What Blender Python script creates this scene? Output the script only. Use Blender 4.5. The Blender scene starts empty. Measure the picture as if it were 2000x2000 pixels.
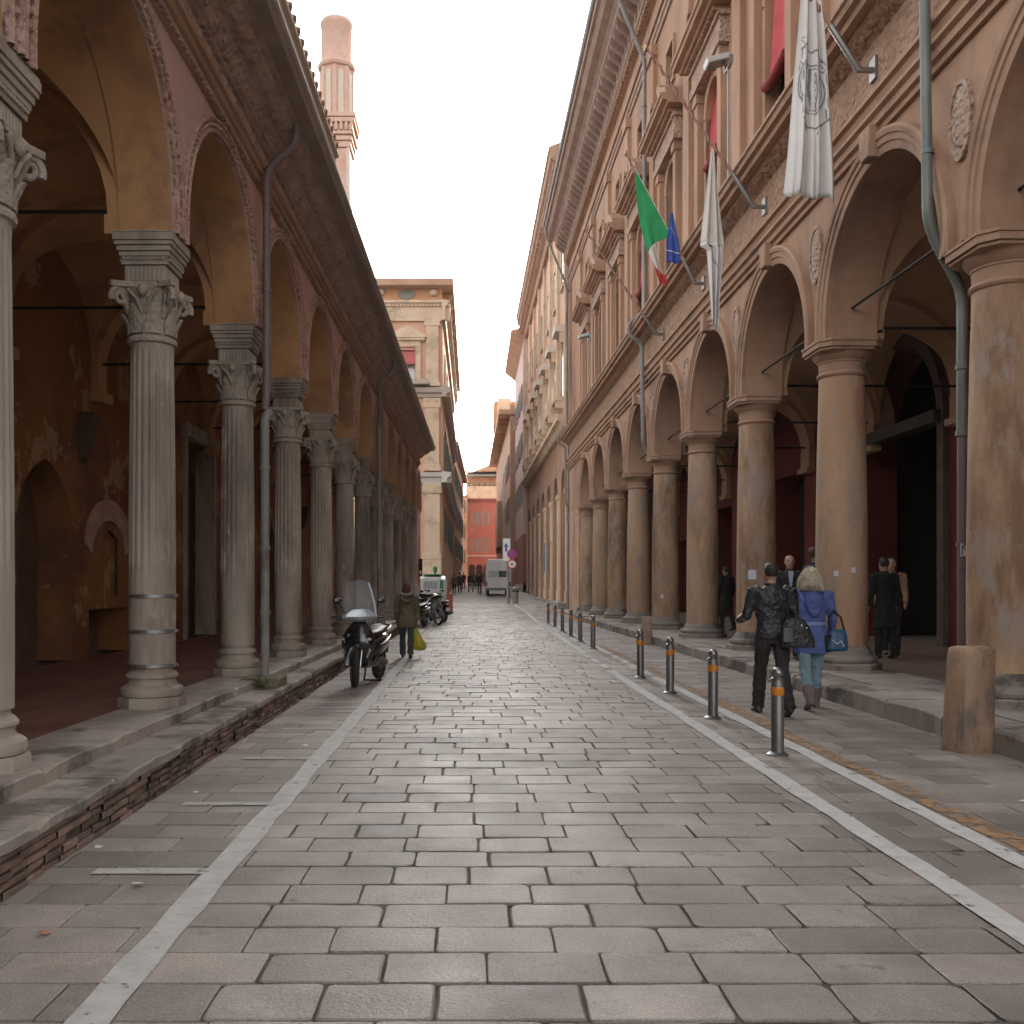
import bpy, bmesh, math, random
from math import sin, cos, pi, sqrt, radians, atan2
from mathutils import Vector, Matrix
SC = bpy.context.scene
COL = SC.collection
random.seed(7)
# ------------------------------------------------------------------ camera
cd = bpy.data.cameras.new('camera'); cam = bpy.data.objects.new('camera', cd); COL.objects.link(cam)
cam.location = (0, 0, 1.55); cam.rotation_euler = (radians(90), 0, 0)
cd.sensor_width = 36; cd.sensor_fit = 'HORIZONTAL'; cd.lens = 34.2
cd.shift_x = 0.038; cd.shift_y = 0.0705; cd.clip_start = .05; cd.clip_end = 3000
SC.camera = cam
# ------------------------------------------------------------------ world / sun / exposure
SUN_EL, SUN_AZ = radians(17), radians(15)      # azimuth measured from +Y, negative = left
w = bpy.data.worlds.new('World'); SC.world = w; w.use_nodes = True
nt = w.node_tree; bg = nt.nodes['Background']
sky = nt.nodes.new('ShaderNodeTexSky'); sky.sky_type = 'NISHITA'; sky.sun_disc = False
sky.sun_elevation = SUN_EL; sky.sun_rotation = SUN_AZ
sky.altitude = 50; sky.air_density = 1.0; sky.dust_density = 4.0; sky.ozone_density = 1.0
hs = nt.nodes.new('ShaderNodeHueSaturation'); hs.inputs['Saturation'].default_value = .15
nt.links.new(sky.outputs[0], hs.inputs['Color']); nt.links.new(hs.outputs[0], bg.inputs[0])
bg.inputs[1].default_value = .15
sd = bpy.data.lights.new('sun', 'SUN'); sun = bpy.data.objects.new('sun', sd); COL.objects.link(sun)
sd.energy = 1.3; sd.angle = radians(10); sd.color = (1, .80, .58)
dirv = Vector((sin(SUN_AZ)*cos(SUN_EL), cos(SUN_AZ)*cos(SUN_EL), sin(SUN_EL)))
sun.rotation_euler = dirv.to_track_quat('Z', 'Y').to_euler(); sun.location = (-10, 60, 60)
SC.view_settings.view_transform = 'Standard'; SC.view_settings.look = 'None'
SC.view_settings.exposure = 2.15; SC.view_settings.gamma = 1.0
SC.view_settings.use_curve_mapping = False
SC.cycles.max_bounces = 4; SC.cycles.diffuse_bounces = 2; SC.cycles.glossy_bounces = 2; SC.cycles.transparent_max_bounces = 8
# ------------------------------------------------------------------ helpers
def sm(a, b, x):
    t = min(1, max(0, (x-a)/(b-a))); return t*t*(3-2*t)
def g(y):                                   # the street rises gently towards its far end
    if y < 36: return 0.0
    if y < 44: return .018*(y-36)**2/16
    return min(1.25, .018*(y-40))
class MB:
    def __init__(s): s.v = []; s.f = []; s.t = []; s.tint = None
    def add(s, vs, fs, tint=.5):
        b = len(s.v); s.v += [tuple(p) for p in vs]
        s.f += [tuple(b+i for i in q) for q in fs]; s.t += [tint]*len(fs)
    def box(s, x0, x1, y0, y1, z0, z1, tint=.5):
        s.add([(x0,y0,z0),(x1,y0,z0),(x1,y1,z0),(x0,y1,z0),(x0,y0,z1),(x1,y0,z1),(x1,y1,z1),(x0,y1,z1)],
              [(3,2,1,0),(4,5,6,7),(0,1,5,4),(1,2,6,5),(2,3,7,6),(3,0,4,7)], tint)
    def mbox(s, M, sx, sy, sz):             # box of full sizes in matrix M
        vs = [M @ Vector((x*sx/2, y*sy/2, z*sz/2)) for z in (-1,1) for y in (-1,1) for x in (-1,1)]
        s.add(vs, [(0,2,3,1),(4,5,7,6),(0,1,5,4),(1,3,7,5),(3,2,6,7),(2,0,4,6)])
    def lathe(s, prof, n=24, cx=0, cy=0, caps=True, ang=0):
        vs = []; fs = []
        for r, z in prof:
            for i in range(n):
                a = 2*pi*i/n+ang; vs.append((cx+r*cos(a), cy+r*sin(a), z))
        for k in range(len(prof)-1):
            for i in range(n):
                j = (i+1) % n; fs.append((k*n+i, k*n+j, (k+1)*n+j, (k+1)*n+i))
        if caps:
            fs.append(tuple(range(n-1, -1, -1))); fs.append(tuple((len(prof)-1)*n+i for i in range(n)))
        s.add(vs, fs)
    def rings(s, rings, caps=True):         # list of equal-length point rings
        n = len(rings[0]); vs = [p for r in rings for p in r]; fs = []
        for k in range(len(rings)-1):
            for i in range(n):
                j = (i+1) % n; fs.append((k*n+i, k*n+j, (k+1)*n+j, (k+1)*n+i))
        if caps:
            fs.append(tuple(range(n-1, -1, -1))); fs.append(tuple((len(rings)-1)*n+i for i in range(n)))
        s.add(vs, fs)
    def tube(s, pts, r, n=8, caps=True, flat=1.0, up=(0,0,1)):
        pts = [Vector(p) for p in pts]; rs = r if isinstance(r, (list, tuple)) else [r]*len(pts); R = []
        pu = None
        for i, p in enumerate(pts):
            d = (pts[min(i+1, len(pts)-1)]-pts[max(i-1, 0)]).normalized()
            if pu is None:
                u = Vector(up)
                if abs(d.dot(u)) > .95: u = Vector((0,1,0))
            else: u = pu
            u = (u-d*d.dot(u)).normalized(); pu = u; q = d.cross(u)
            R.append([p+u*(rs[i]*flat*cos(2*pi*k/n))+q*(rs[i]*sin(2*pi*k/n)) for k in range(n)])
        s.rings(R, caps)
    def ell(s, c, rx, ry, rz, n=16, m=10):
        prof = []
        for k in range(m+1):
            t = -pi/2+pi*k/m; prof.append((max(.002, cos(t)), sin(t)))
        s.rings([[(c[0]+rx*r*cos(2*pi*i/n), c[1]+ry*r*sin(2*pi*i/n), c[2]+rz*z) for i in range(n)] for r, z in prof])
    def prism(s, poly, axis, a, b):         # poly in the two other axes, extruded along axis a..b
        n = len(poly)
        def P(p, d): return {'x': (d, p[0], p[1]), 'y': (p[0], d, p[1]), 'z': (p[0], p[1], d)}[axis]
        vs = [P(p, a) for p in poly]+[P(p, b) for p in poly]
        fs = [(i, (i+1) % n, n+(i+1) % n, n+i) for i in range(n)]+[tuple(range(n-1, -1, -1)), tuple(range(n, 2*n))]
        s.add(vs, fs)
    def arc(s, prof, R, zs, yc, x, out, n=24, a0=0, a1=pi):   # archivolt: prof = (dr, projection), swept over a half circle in the yz plane
        vs = []; fs = []; m = len(prof)
        for k in range(n+1):
            t = a0+(a1-a0)*k/n
            for dr, px in prof: vs.append((x+out*px, yc+(R+dr)*cos(t), zs+(R+dr)*sin(t)))
        for k in range(n):
            for i in range(m-1): fs.append((k*m+i, k*m+i+1, (k+1)*m+i+1, (k+1)*m+i))
        s.add(vs, fs)
    def mesh(s, name):
        me = bpy.data.meshes.new(name); me.from_pydata(s.v, [], s.f); me.validate(clean_customdata=False)
        if s.tint:
            at = me.attributes.new('tint', 'FLOAT', 'FACE')
            if len(at.data) == len(s.t): at.data.foreach_set('value', s.t)
        return me
    def build(s, name, m, parent=None, smooth=None, bevel=0, loc=None):
        me = s.mesh(name)
        bm = bmesh.new(); bm.from_mesh(me); bmesh.ops.recalc_face_normals(bm, faces=bm.faces); bm.to_mesh(me); bm.free()
        return obj(name, me, m, parent, smooth, bevel, loc)
def obj(name, me, m, parent=None, smooth=None, bevel=0, loc=None):
    if m is not None and not me.materials: me.materials.append(m)
    if smooth is not None:
        me.polygons.foreach_set('use_smooth', [True]*len(me.polygons))
        if smooth > 0: me.set_sharp_from_angle(angle=radians(smooth))
    o = bpy.data.objects.new(name, me); COL.objects.link(o)
    if parent: o.parent = parent
    if loc: o.location = loc
    if bevel:
        b = o.modifiers.new('bevel', 'BEVEL'); b.width = bevel; b.segments = 2; b.limit_method = 'ANGLE'; b.angle_limit = radians(40)
    return o
def tag(o, label, cat=None, group=None, kind=None):
    o['label'] = label
    if cat: o['category'] = cat
    if group: o['group'] = group
    if kind: o['kind'] = kind
    return o
def thing(name, label, cat, loc=(0,0,0), rz=0, group=None):
    o = bpy.data.objects.new(name, None); COL.objects.link(o); o.location = loc; o.rotation_euler = (0,0,rz)
    o.empty_display_size = .2
    return tag(o, label, cat, group)
def cp(o, parent, dx=0, dy=0, dz=0):        # copy of a part and its sub-parts, moved in the parent's frame
    c = o.copy(); COL.objects.link(c); c.parent = parent
    c.location = (o.location[0]+dx, o.location[1]+dy, o.location[2]+dz)
    for ch in o.children:
        d = ch.copy(); COL.objects.link(d); d.parent = c
    return c
def cptree(root, loc, rz, label, group=None):
    r = root.copy(); COL.objects.link(r); r.location = loc; r.rotation_euler = (0,0,rz); r['label'] = label
    if group: r['group'] = group
    for ch in list(root.children): cp(ch, r)
    return r
def wall(mb, f, u0, u1, v0, v1, ops=(), depth=.3, seg=14, back=False, caps=True):
    """wall face with openings. f(u,v,d)->xyz, d = depth behind the face; ops: dict(u0,u1,vb,vs,k)"""
    def top(o, u):
        c = (o['u0']+o['u1'])/2; r = (o['u1']-o['u0'])/2; k = o.get('k', 'flat')
        t = min(1, abs(u-c)/r)
        if k == 'round': return o['vs']+r*o.get('h', 1)*sqrt(max(0, 1-t*t))
        if k == 'point': return o['vs']+r*1.25*sqrt(max(0, 1-((t+.45)/1.45)**2))/sqrt(1-(.45/1.45)**2)*.9
        return o['vs']
    us = {u0, u1}
    for o in ops:
        n = seg if o.get('k', 'flat') != 'flat' else 1
        c = (o['u0']+o['u1'])/2; r = (o['u1']-o['u0'])/2
        for i in range(n+1): us.add(round(c-r*cos(pi*i/n), 5) if n > 1 else (o['u0'], o['u1'])[i])
    us = sorted(us); us = [u for i, u in enumerate(us) if i == 0 or u-us[i-1] > 1e-4]
    def q(a, b, c, d): mb.add([f(*a), f(*b), f(*c), f(*d)], [(0,1,2,3)])
    for ua, ub in zip(us[:-1], us[1:]):
        um = (ua+ub)/2; cur = (v0, v0)
        for o in sorted([o for o in ops if o['u0'] < um < o['u1']], key=lambda o: o['vb']):
            vb = o['vb']
            if vb-cur[0] > 1e-4 or vb-cur[1] > 1e-4:
                q((ua,cur[0],0),(ub,cur[1],0),(ub,vb,0),(ua,vb,0))
                if back: q((ua,cur[0],depth),(ub,cur[1],depth),(ub,vb,depth),(ua,vb,depth))
                q((ua,vb,0),(ub,vb,0),(ub,vb,depth),(ua,vb,depth))
            ta, tb = top(o, ua), top(o, ub); q((ua,ta,0),(ub,tb,0),(ub,tb,depth),(ua,ta,depth)); cur = (ta, tb)
        q((ua,cur[0],0),(ub,cur[1],0),(ub,v1,0),(ua,v1,0))
        if back: q((ua,cur[0],depth),(ub,cur[1],depth),(ub,v1,depth),(ua,v1,depth))
    for o in ops:
        for u in (o['u0'], o['u1']):
            tv = o['vs']
            if tv-o['vb'] > 1e-4: q((u,o['vb'],0),(u,tv,0),(u,tv,depth),(u,o['vb'],depth))
    if caps:
        q((u0,v0,0),(u0,v1,0),(u0,v1,depth),(u0,v0,depth)); q((u1,v0,0),(u1,v1,0),(u1,v1,depth),(u1,v0,depth))
        q((u0,v1,0),(u1,v1,0),(u1,v1,depth),(u0,v1,depth))
# ------------------------------------------------------------------ materials
MATS = {}
def mat(name, c1, c2=None, s=1.0, rough=.8, bump=0, bs=25, streak=1.0, metal=0, c3=None, s3=.35, t3=(.52,.62), tint=0, obj=False, coat=0, spec=.5, rvar=0, fine=0, c4=None, s4=2.5, t4=(.56,.62)):
    if name in MATS: return MATS[name]
    m = bpy.data.materials.new(name); m.use_nodes = True; n = m.node_tree; L = n.links
    b = n.nodes['Principled BSDF']; b.inputs['Roughness'].default_value = rough; b.inputs['Metallic'].default_value = metal
    b.inputs['Specular IOR Level'].default_value = spec
    if coat: b.inputs['Coat Weight'].default_value = coat; b.inputs['Coat Roughness'].default_value = .06
    def N(t): return n.nodes.new(t)
    if obj: tc = N('ShaderNodeTexCoord'); pos = tc.outputs['Object']
    else: ge = N('ShaderNodeNewGeometry'); pos = ge.outputs['Position']
    c = None
    if c2 is not None:
        mp = N('ShaderNodeMapping'); mp.inputs['Scale'].default_value = (s, s, s*streak); L.new(pos, mp.inputs[0])
        no = N('ShaderNodeTexNoise'); no.inputs['Scale'].default_value = 1; no.inputs['Detail'].default_value = 4; no.inputs['Roughness'].default_value = .62
        L.new(mp.outputs[0], no.inputs[0])
        r = N('ShaderNodeValToRGB'); r.color_ramp.elements[0].position = .36; r.color_ramp.elements[1].position = .66
        r.color_ramp.elements[0].color = (*c1, 1); r.color_ramp.elements[1].color = (*c2, 1)
        L.new(no.outputs['Fac'], r.inputs[0]); c = r.outputs[0]
        if c3 is not None:
            mp3 = N('ShaderNodeMapping'); mp3.inputs['Scale'].default_value = (s3, s3, s3*streak); mp3.inputs['Location'].default_value = (3.1, 7.7, 1.3); L.new(pos, mp3.inputs[0])
            n3 = N('ShaderNodeTexNoise'); n3.inputs['Scale'].default_value = 1; n3.inputs['Detail'].default_value = 5; n3.inputs['Roughness'].default_value = .7
            L.new(mp3.outputs[0], n3.inputs[0])
            r3 = N('ShaderNodeValToRGB'); r3.color_ramp.elements[0].position = t3[0]; r3.color_ramp.elements[1].position = t3[1]
            L.new(n3.outputs['Fac'], r3.inputs[0])
            mx = N('ShaderNodeMix'); mx.data_type = 'RGBA'; L.new(r3.outputs[0], mx.inputs['Factor']); L.new(c, mx.inputs['A']); mx.inputs['B'].default_value = (*c3, 1)
            c = mx.outputs['Result']
    if c4 is not None:
        mp4 = N('ShaderNodeMapping'); mp4.inputs['Scale'].default_value = (s4, s4, s4*min(1, streak*1.6)); mp4.inputs['Location'].default_value = (9.7, 2.2, 5.5); L.new(pos, mp4.inputs[0])
        n4 = N('ShaderNodeTexNoise'); n4.inputs['Scale'].default_value = 1; n4.inputs['Detail'].default_value = 5; n4.inputs['Roughness'].default_value = .72
        L.new(mp4.outputs[0], n4.inputs[0]); r4 = N('ShaderNodeValToRGB'); r4.color_ramp.elements[0].position = t4[0]; r4.color_ramp.elements[1].position = t4[1]; L.new(n4.outputs['Fac'], r4.inputs[0])
        mx = N('ShaderNodeMix'); mx.data_type = 'RGBA'; L.new(r4.outputs[0], mx.inputs['Factor']); L.new(c, mx.inputs['A']); mx.inputs['B'].default_value = (*c4, 1); c = mx.outputs['Result']
    if fine:
        nf = N('ShaderNodeTexNoise'); nf.inputs['Scale'].default_value = fine; nf.inputs['Detail'].default_value = 3; L.new(pos, nf.inputs[0])
        rf = N('ShaderNodeMapRange'); rf.inputs['From Min'].default_value = .3; rf.inputs['From Max'].default_value = .7; rf.inputs['To Min'].default_value = .72; rf.inputs['To Max'].default_value = 1.28
        L.new(nf.outputs['Fac'], rf.inputs[0])
        mf = N('ShaderNodeVectorMath'); mf.operation = 'SCALE'
        if c: L.new(c, mf.inputs[0])
        else: mf.inputs[0].default_value = c1
        L.new(rf.outputs[0], mf.inputs['Scale']); c = mf.outputs[0]
    if tint:
        at = N('ShaderNodeAttribute'); at.attribute_name = 'tint'
        mr = N('ShaderNodeMapRange'); mr.inputs['To Min'].default_value = 1-tint; mr.inputs['To Max'].default_value = 1+tint; L.new(at.outputs['Fac'], mr.inputs[0])
        mf = N('ShaderNodeVectorMath'); mf.operation = 'SCALE'
        if c: L.new(c, mf.inputs[0])
        else: mf.inputs[0].default_value = c1
        L.new(mr.outputs[0], mf.inputs['Scale']); c = mf.outputs[0]
    if c: L.new(c, b.inputs['Base Color'])
    else: b.inputs['Base Color'].default_value = (*c1, 1)
    if rvar:
        nr = N('ShaderNodeTexNoise'); nr.inputs['Scale'].default_value = 2.3; nr.inputs['Detail'].default_value = 6; L.new(pos, nr.inputs[0])
        rr = N('ShaderNodeMapRange'); rr.inputs['From Min'].default_value = .3; rr.inputs['From Max'].default_value = .7; rr.inputs['To Min'].default_value = rough-rvar; rr.inputs['To Max'].default_value = rough+rvar
        L.new(nr.outputs['Fac'], rr.inputs[0]); L.new(rr.outputs[0], b.inputs['Roughness'])
    if bump:
        nb = N('ShaderNodeTexNoise'); nb.inputs['Scale'].default_value = bs; nb.inputs['Detail'].default_value = 3; nb.inputs['Roughness'].default_value = .65; L.new(pos, nb.inputs[0])
        bp = N('ShaderNodeBump'); bp.inputs['Strength'].default_value = 1; bp.inputs['Distance'].default_value = bump; L.new(nb.outputs['Fac'], bp.inputs['Height']); L.new(bp.outputs[0], b.inputs['Normal'])
    MATS[name] = m; return m
def relief(name, c1, c2, scale, dist, rough=.85):     # carved / terracotta ornament: fine fired-clay relief
    m = mat(name, c1, c2, s=3, rough=rough); n = m.node_tree; L = n.links; b = n.nodes['Principled BSDF']
    ge = n.nodes.new('ShaderNodeNewGeometry'); vo = n.nodes.new('ShaderNodeTexVoronoi'); vo.inputs['Scale'].default_value = scale; vo.feature = 'SMOOTH_F1'
    no = n.nodes.new('ShaderNodeTexNoise'); no.inputs['Scale'].default_value = scale*.7; no.inputs['Distortion'].default_value = 1.2
    L.new(ge.outputs['Position'], no.inputs[0]); L.new(ge.outputs['Position'], vo.inputs[0])
    ad = n.nodes.new('ShaderNodeMath'); ad.operation = 'ADD'; L.new(vo.outputs['Distance'], ad.inputs[0]); L.new(no.outputs['Fac'], ad.inputs[1])
    bp = n.nodes.new('ShaderNodeBump'); bp.inputs['Distance'].default_value = dist; L.new(ad.outputs[0], bp.inputs['Height']); L.new(bp.outputs[0], b.inputs['Normal'])
    return m
def glass(name, col=(.05,.06,.07), rough=.05):
    m = mat(name, col, rough=rough, spec=.8); return m
M_PAV = mat('granite_sett', (.25,.212,.182), (.35,.30,.258), s=1.6, rough=.58, bump=.004, bs=45, tint=.27, fine=110, rvar=.06, spec=.5, c3=(.20,.168,.145), s3=.6, t3=(.48,.66), c4=(.17,.147,.13), s4=4.3, t4=(.62,.72))
M_PAVF = mat('granite_far', (.19,.165,.145), (.26,.225,.195), s=1.5, rough=.75, bump=.004, bs=6)
M_JOINT = mat('joint_dirt', (.05,.043,.037), (.16,.14,.122), s=2.6, rough=.95, bump=.004, bs=60)
M_FILL = mat('joint_mortar', (.12,.11,.10), (.17,.155,.14), s=5, rough=.9, bump=.003, bs=60)
M_KERB = mat('step_stone', (.29,.245,.21), (.39,.335,.285), s=2.2, rough=.8, bump=.008, bs=18, c3=(.12,.10,.085), s3=.9, tint=.16)
M_BRICK = mat('kerb_brick', (.19,.115,.088), (.30,.20,.155), s=5, rough=.92, bump=.006, bs=40, tint=.38, c3=(.13,.10,.085), s3=1.6)
M_MORT = mat('old_mortar', (.09,.07,.058), (.15,.12,.10), s=7, rough=.95, bump=.01, bs=40)
M_COLL = mat('portico_stone', (.30,.245,.195), (.42,.35,.285), s=2.4, streak=.25, rough=.82, bump=.005, bs=28, c3=(.17,.135,.108), s3=1.2, t3=(.45,.63), c4=(.43,.36,.295), s4=2.2, t4=(.56,.66))
M_PINK = mat('pink_plaster', (.52,.30,.24), (.60,.38,.315), s=.9, rough=.88, bump=.004, bs=14, c3=(.42,.33,.30), s3=.55, t3=(.5,.66))
M_SOFF = mat('ochre_plaster', (.44,.225,.095), (.53,.295,.14), s=.7, rough=.9, bump=.003, bs=10, c3=(.33,.17,.09), s3=.6)
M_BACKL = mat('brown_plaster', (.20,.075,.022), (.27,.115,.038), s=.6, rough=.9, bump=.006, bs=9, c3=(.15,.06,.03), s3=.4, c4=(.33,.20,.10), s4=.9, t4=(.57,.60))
M_TERRA = relief('terracotta_relief', (.36,.21,.16), (.50,.33,.265), 22, .03)
M_FRIEZE = relief('frieze_relief', (.38,.25,.195), (.48,.34,.27), 9, .06)
M_CARVE = relief('capital_carving', (.30,.245,.195), (.42,.35,.285), 26, .012)
M_TFLOOR = mat('red_floor_tile', (.16,.075,.058), (.22,.11,.085), s=2, rough=.55, bump=.002, bs=20, tint=.14)
M_STUC = mat('tan_stucco', (.37,.208,.125), (.45,.27,.175), s=.8, streak=.35, rough=.86, bump=.005, bs=22, c3=(.27,.16,.11), s3=.5, t3=(.5,.64))
M_STUCD = mat('tan_moulding', (.35,.20,.124), (.43,.262,.172), s=1.4, rough=.85, bump=.005, bs=25, c3=(.25,.155,.11), s3=1.0, t3=(.54,.68))
M_COLR = mat('stucco_column', (.43,.255,.15), (.53,.35,.225), s=1.6, streak=.3, rough=.82, bump=.008, bs=12, c3=(.25,.14,.082), s3=.9, t3=(.47,.62), c4=(.36,.27,.215), s4=2.3, t4=(.52,.62))
M_OCHRE = mat('ochre_frieze', (.40,.22,.12), (.50,.30,.18), s=1.2, rough=.88, bump=.012, bs=14)
M_SOFFR = mat('tan_vault', (.42,.255,.145), (.50,.32,.195), s=.7, rough=.9, bump=.003, bs=10)
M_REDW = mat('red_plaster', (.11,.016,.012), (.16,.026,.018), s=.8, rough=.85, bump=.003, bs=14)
M_DOOR = mat('dark_door_wood', (.025,.016,.012), (.045,.028,.02), s=4, rough=.6)
M_IRON = mat('dark_iron', (.022,.02,.019), rough=.55, metal=.3)
M_STEEL = mat('band_steel', (.30,.29,.28), rough=.42, metal=.8)
M_PIPEP = mat('brown_pipe', (.16,.115,.115), (.20,.15,.15), s=3, rough=.5)
M_PIPEG = mat('grey_pipe', (.20,.19,.175), (.27,.255,.235), s=4, rough=.55, streak=.3, c3=(.14,.11,.09), s3=2)
M_PIPEC = mat('green_copper_pipe', (.15,.165,.145), (.21,.225,.195), s=4, streak=.3, rough=.5, metal=.15)
M_BLACK = mat('black_rubber', (.018,.018,.018), rough=.7)
M_ROOF = mat('roof_tile', (.34,.19,.13), (.45,.28,.20), s=3, rough=.9, bump=.02, bs=12)
M_WHITE = mat('white_paint', (.70,.70,.68), rough=.45)
# ------------------------------------------------------------------ the street
def sheet(name, x0, x1, ys, z, m, parent=None):
    mb = MB()
    for a, b in zip(ys[:-1], ys[1:]):
        mb.add([(x0,a,g(a)+z),(x1,a,g(a)+z),(x1,b,g(b)+z),(x0,b,g(b)+z)], [(0,1,2,3)])
    return mb.build(name, m, parent)
YS = [-300, -40, 0]+list(range(30, 121, 2))+[160, 300, 400]
tag(sheet('ground', -300, 300, YS, -.09, M_PAVF), 'paved town ground around the street', kind='structure')
street = tag(sheet('street', -2.6, 5.05, [-30,-10]+list(range(0, 31, 10))+list(range(34, 62, 2)), -.013, M_JOINT), 'stone paved street between the two arcades', kind='structure')
far_street = tag(sheet('far_street', -40, 40, [58.2]+list(range(60, 121, 2))+[160, 300], -.004, M_PAVF), 'pale far end of the street rising between the houses', kind='structure')
def stone(mb, x0, x1, y0, y1, jw, cr, tint):
    x0 += jw/2; x1 -= jw/2; y0 += jw*.75; y1 -= jw*.75
    j = lambda k: random.uniform(-k, k)
    z = g((y0+y1)/2); dz = [j(.003) for _ in range(4)]; o = j(.0025); sk = j(.02)
    P = []; C = [(x1, y0), (x1, y1), (x0, y1), (x0, y0)]; D = [(0,1), (-1,0), (0,-1), (1,0)]
    for i in range(4):                              # worn corner, then a slightly wavering edge
        cx, cy = C[i]; nx, ny = C[(i+1) % 4]; d = D[i]; pd = D[i-1]; a = cr*random.uniform(.3, 1.3); b_ = cr*random.uniform(.3, 1.3)
        if random.random() < .07: a += .03; b_ += .03          # chipped corner
        P.append((cx-pd[0]*a, cy-pd[1]*a)); P.append((cx-pd[0]*a*.3+d[0]*b_*.3, cy-pd[1]*a*.3+d[1]*b_*.3)); P.append((cx+d[0]*b_, cy+d[1]*b_))
        for t in ((.36, .68) if abs(nx-cx) > .3 else (.5,)):
            P.append((cx+(nx-cx)*t+pd[0]*j(jw*.45), cy+(ny-cy)*t+pd[1]*j(jw*.45)))
    cx = (x0+x1)/2; cy = (y0+y1)/2; P = [(p[0]+sk*(p[1]-cy)*.6, p[1]+sk*.3*(p[0]-cx)) for p in P]; n = len(P)
    def zz(p):
        u = (p[0]-x0)/(x1-x0); v = (p[1]-y0)/(y1-y0)
        return z+o+dz[0]*(1-u)*(1-v)+dz[1]*u*(1-v)+dz[2]*u*v+dz[3]*(1-u)*v
    bev = random.uniform(.004, .009) if jw > .0095 else .003
    ins = [(p[0]+(cx-p[0])*bev/max(.05, abs(cx-x0)), p[1]+(cy-p[1])*bev/max(.05, abs(cy-y0))) for p in P]
    vs = [(p[0], p[1], z-.032) for p in P]+[(p[0], p[1], zz(p)-bev*.6) for p in P]+[(p[0], p[1], zz(p)) for p in ins]
    fs = [tuple(range(2*n, 3*n))]
    for i in range(n):
        k = (i+1) % n; fs += [(i, k, n+k, n+i), (n+i, n+k, 2*n+k, 2*n+i)]
    mb.add(vs, fs, tint)
rows = []; y = 2.2
while y < 60: rows.append((y, y+random.uniform(.30, .345))); y = rows[-1][1]
cand = []; sub = MB(); sub.tint = True
for (a, b) in rows:
    x = -2.58+random.uniform(-.3, 0)
    while x < 5.0:
        L = random.uniform(.36, .60); x1 = min(x+L, 5.02)
        if x1 > 4.85: x1 = 5.02
        mid = (x+x1)/2
        side = mid < -1.1 or mid > 2.45
        jw = random.uniform(.004, .009) if side else random.choice((random.uniform(.007,.011), random.uniform(.010,.017)))
        cr = .012 if side else .024
        ym = (a+b)/2; px = 924+1900*mid/ym; py = 1141+1900*1.55/ym
        vis = -60 < px < 2060 and py < 2120
        cand.append((ym if vis else 1e3+ym, max(x, -2.58), x1, a, b, jw, cr)); x = x1
cand.sort()
for k, (ym, x0, x1, a, b, jw, cr) in enumerate(cand):
    t = min(1, max(0, random.gauss(.5, .27)))
    if k < 300:
        mb = MB(); mb.tint = True; stone(mb, x0, x1, a, b, jw, cr, t); obj('paving_stone', mb.mesh('paving_stone'), M_PAV, street)
    else: stone(sub, x0, x1, a, b, jw, cr, t)
o = obj('paving', sub.mesh('paving'), M_PAV, street); o['kind'] = 'stuff'
# painted markings: worn paint over the stones
def paint(name, c, wear):
    m = mat(name, c, tuple(k*.8 for k in c), s=6, rough=.75, bump=.002, bs=90); n = m.node_tree; L = n.links; b = n.nodes['Principled BSDF']
    ge = n.nodes.new('ShaderNodeNewGeometry'); no = n.nodes.new('ShaderNodeTexNoise'); no.inputs['Scale'].default_value = 7; no.inputs['Detail'].default_value = 9; no.inputs['Roughness'].default_value = .75
    L.new(ge.outputs['Position'], no.inputs[0]); r = n.nodes.new('ShaderNodeValToRGB'); r.color_ramp.elements[0].position = wear; r.color_ramp.elements[1].position = wear+.09
    L.new(no.outputs['Fac'], r.inputs[0]); L.new(r.outputs[0], b.inputs['Alpha'])
    return m
M_LINE = paint('white_road_paint', (.60,.585,.55), .33); M_GHOST = paint('worn_road_paint', (.46,.44,.41), .50)
M_ORA = paint('orange_road_paint', (.40,.235,.12), .44); M_TICK = paint('thin_road_paint', (.55,.53,.50), .34)
def line(name, pts, wd, m, z=.0065, jag=.012):
    mb = MB(); P = []
    for (xa, ya), (xb, yb) in zip(pts[:-1], pts[1:]):
        n = max(1, int(abs(yb-ya)/.34)); P += [(xa+(xb-xa)*i/n, ya+(yb-ya)*i/n) for i in range(n)]
    P.append(pts[-1])
    l = [(p[0]-wd/2+random.uniform(-jag, jag), p[1], g(p[1])+z) for p in P]; r = [(p[0]+wd/2+random.uniform(-jag, jag), p[1], g(p[1])+z) for p in P]
    n = len(P); mb.add(l+r, [(i, n+i, n+i+1, i+1) for i in range(n-1)])
    return mb.build(name, m, street)
line('white_line', [(-1.36,2.2),(-1.37,12),(-1.40,20),(-1.42,27),(-1.5,34),(-1.75,40)], .16, M_LINE)
line('white_line', [(2.43,2.2),(2.44,10),(2.45,17.4)], .15, M_LINE)
for a, b in ((17.9,18.8),(19.2,20.1),(20.5,21.3)): line('line_dash', [(2.46,a),(2.47,b)], .14, M_LINE)
line('white_line', [(2.48,21.6),(2.55,30),(2.62,40),(2.66,48),(2.5,58)], .15, M_LINE)
line('white_line', [(3.07,2.2),(3.05,9),(3.02,16.2)], .14, M_LINE)
for a, b in ((16.6,17.4),(17.8,18.7),(19.1,19.9),(20.3,21.2)): line('line_dash', [(3.02,a),(3.03,b)], .13, M_LINE)
line('white_line', [(3.03,21.5),(3.06,30),(3.1,41)], .13, M_LINE)
line('orange_line', [(3.26,2.2),(3.24,9),(3.2,24)], .17, M_ORA, jag=.03)
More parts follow.
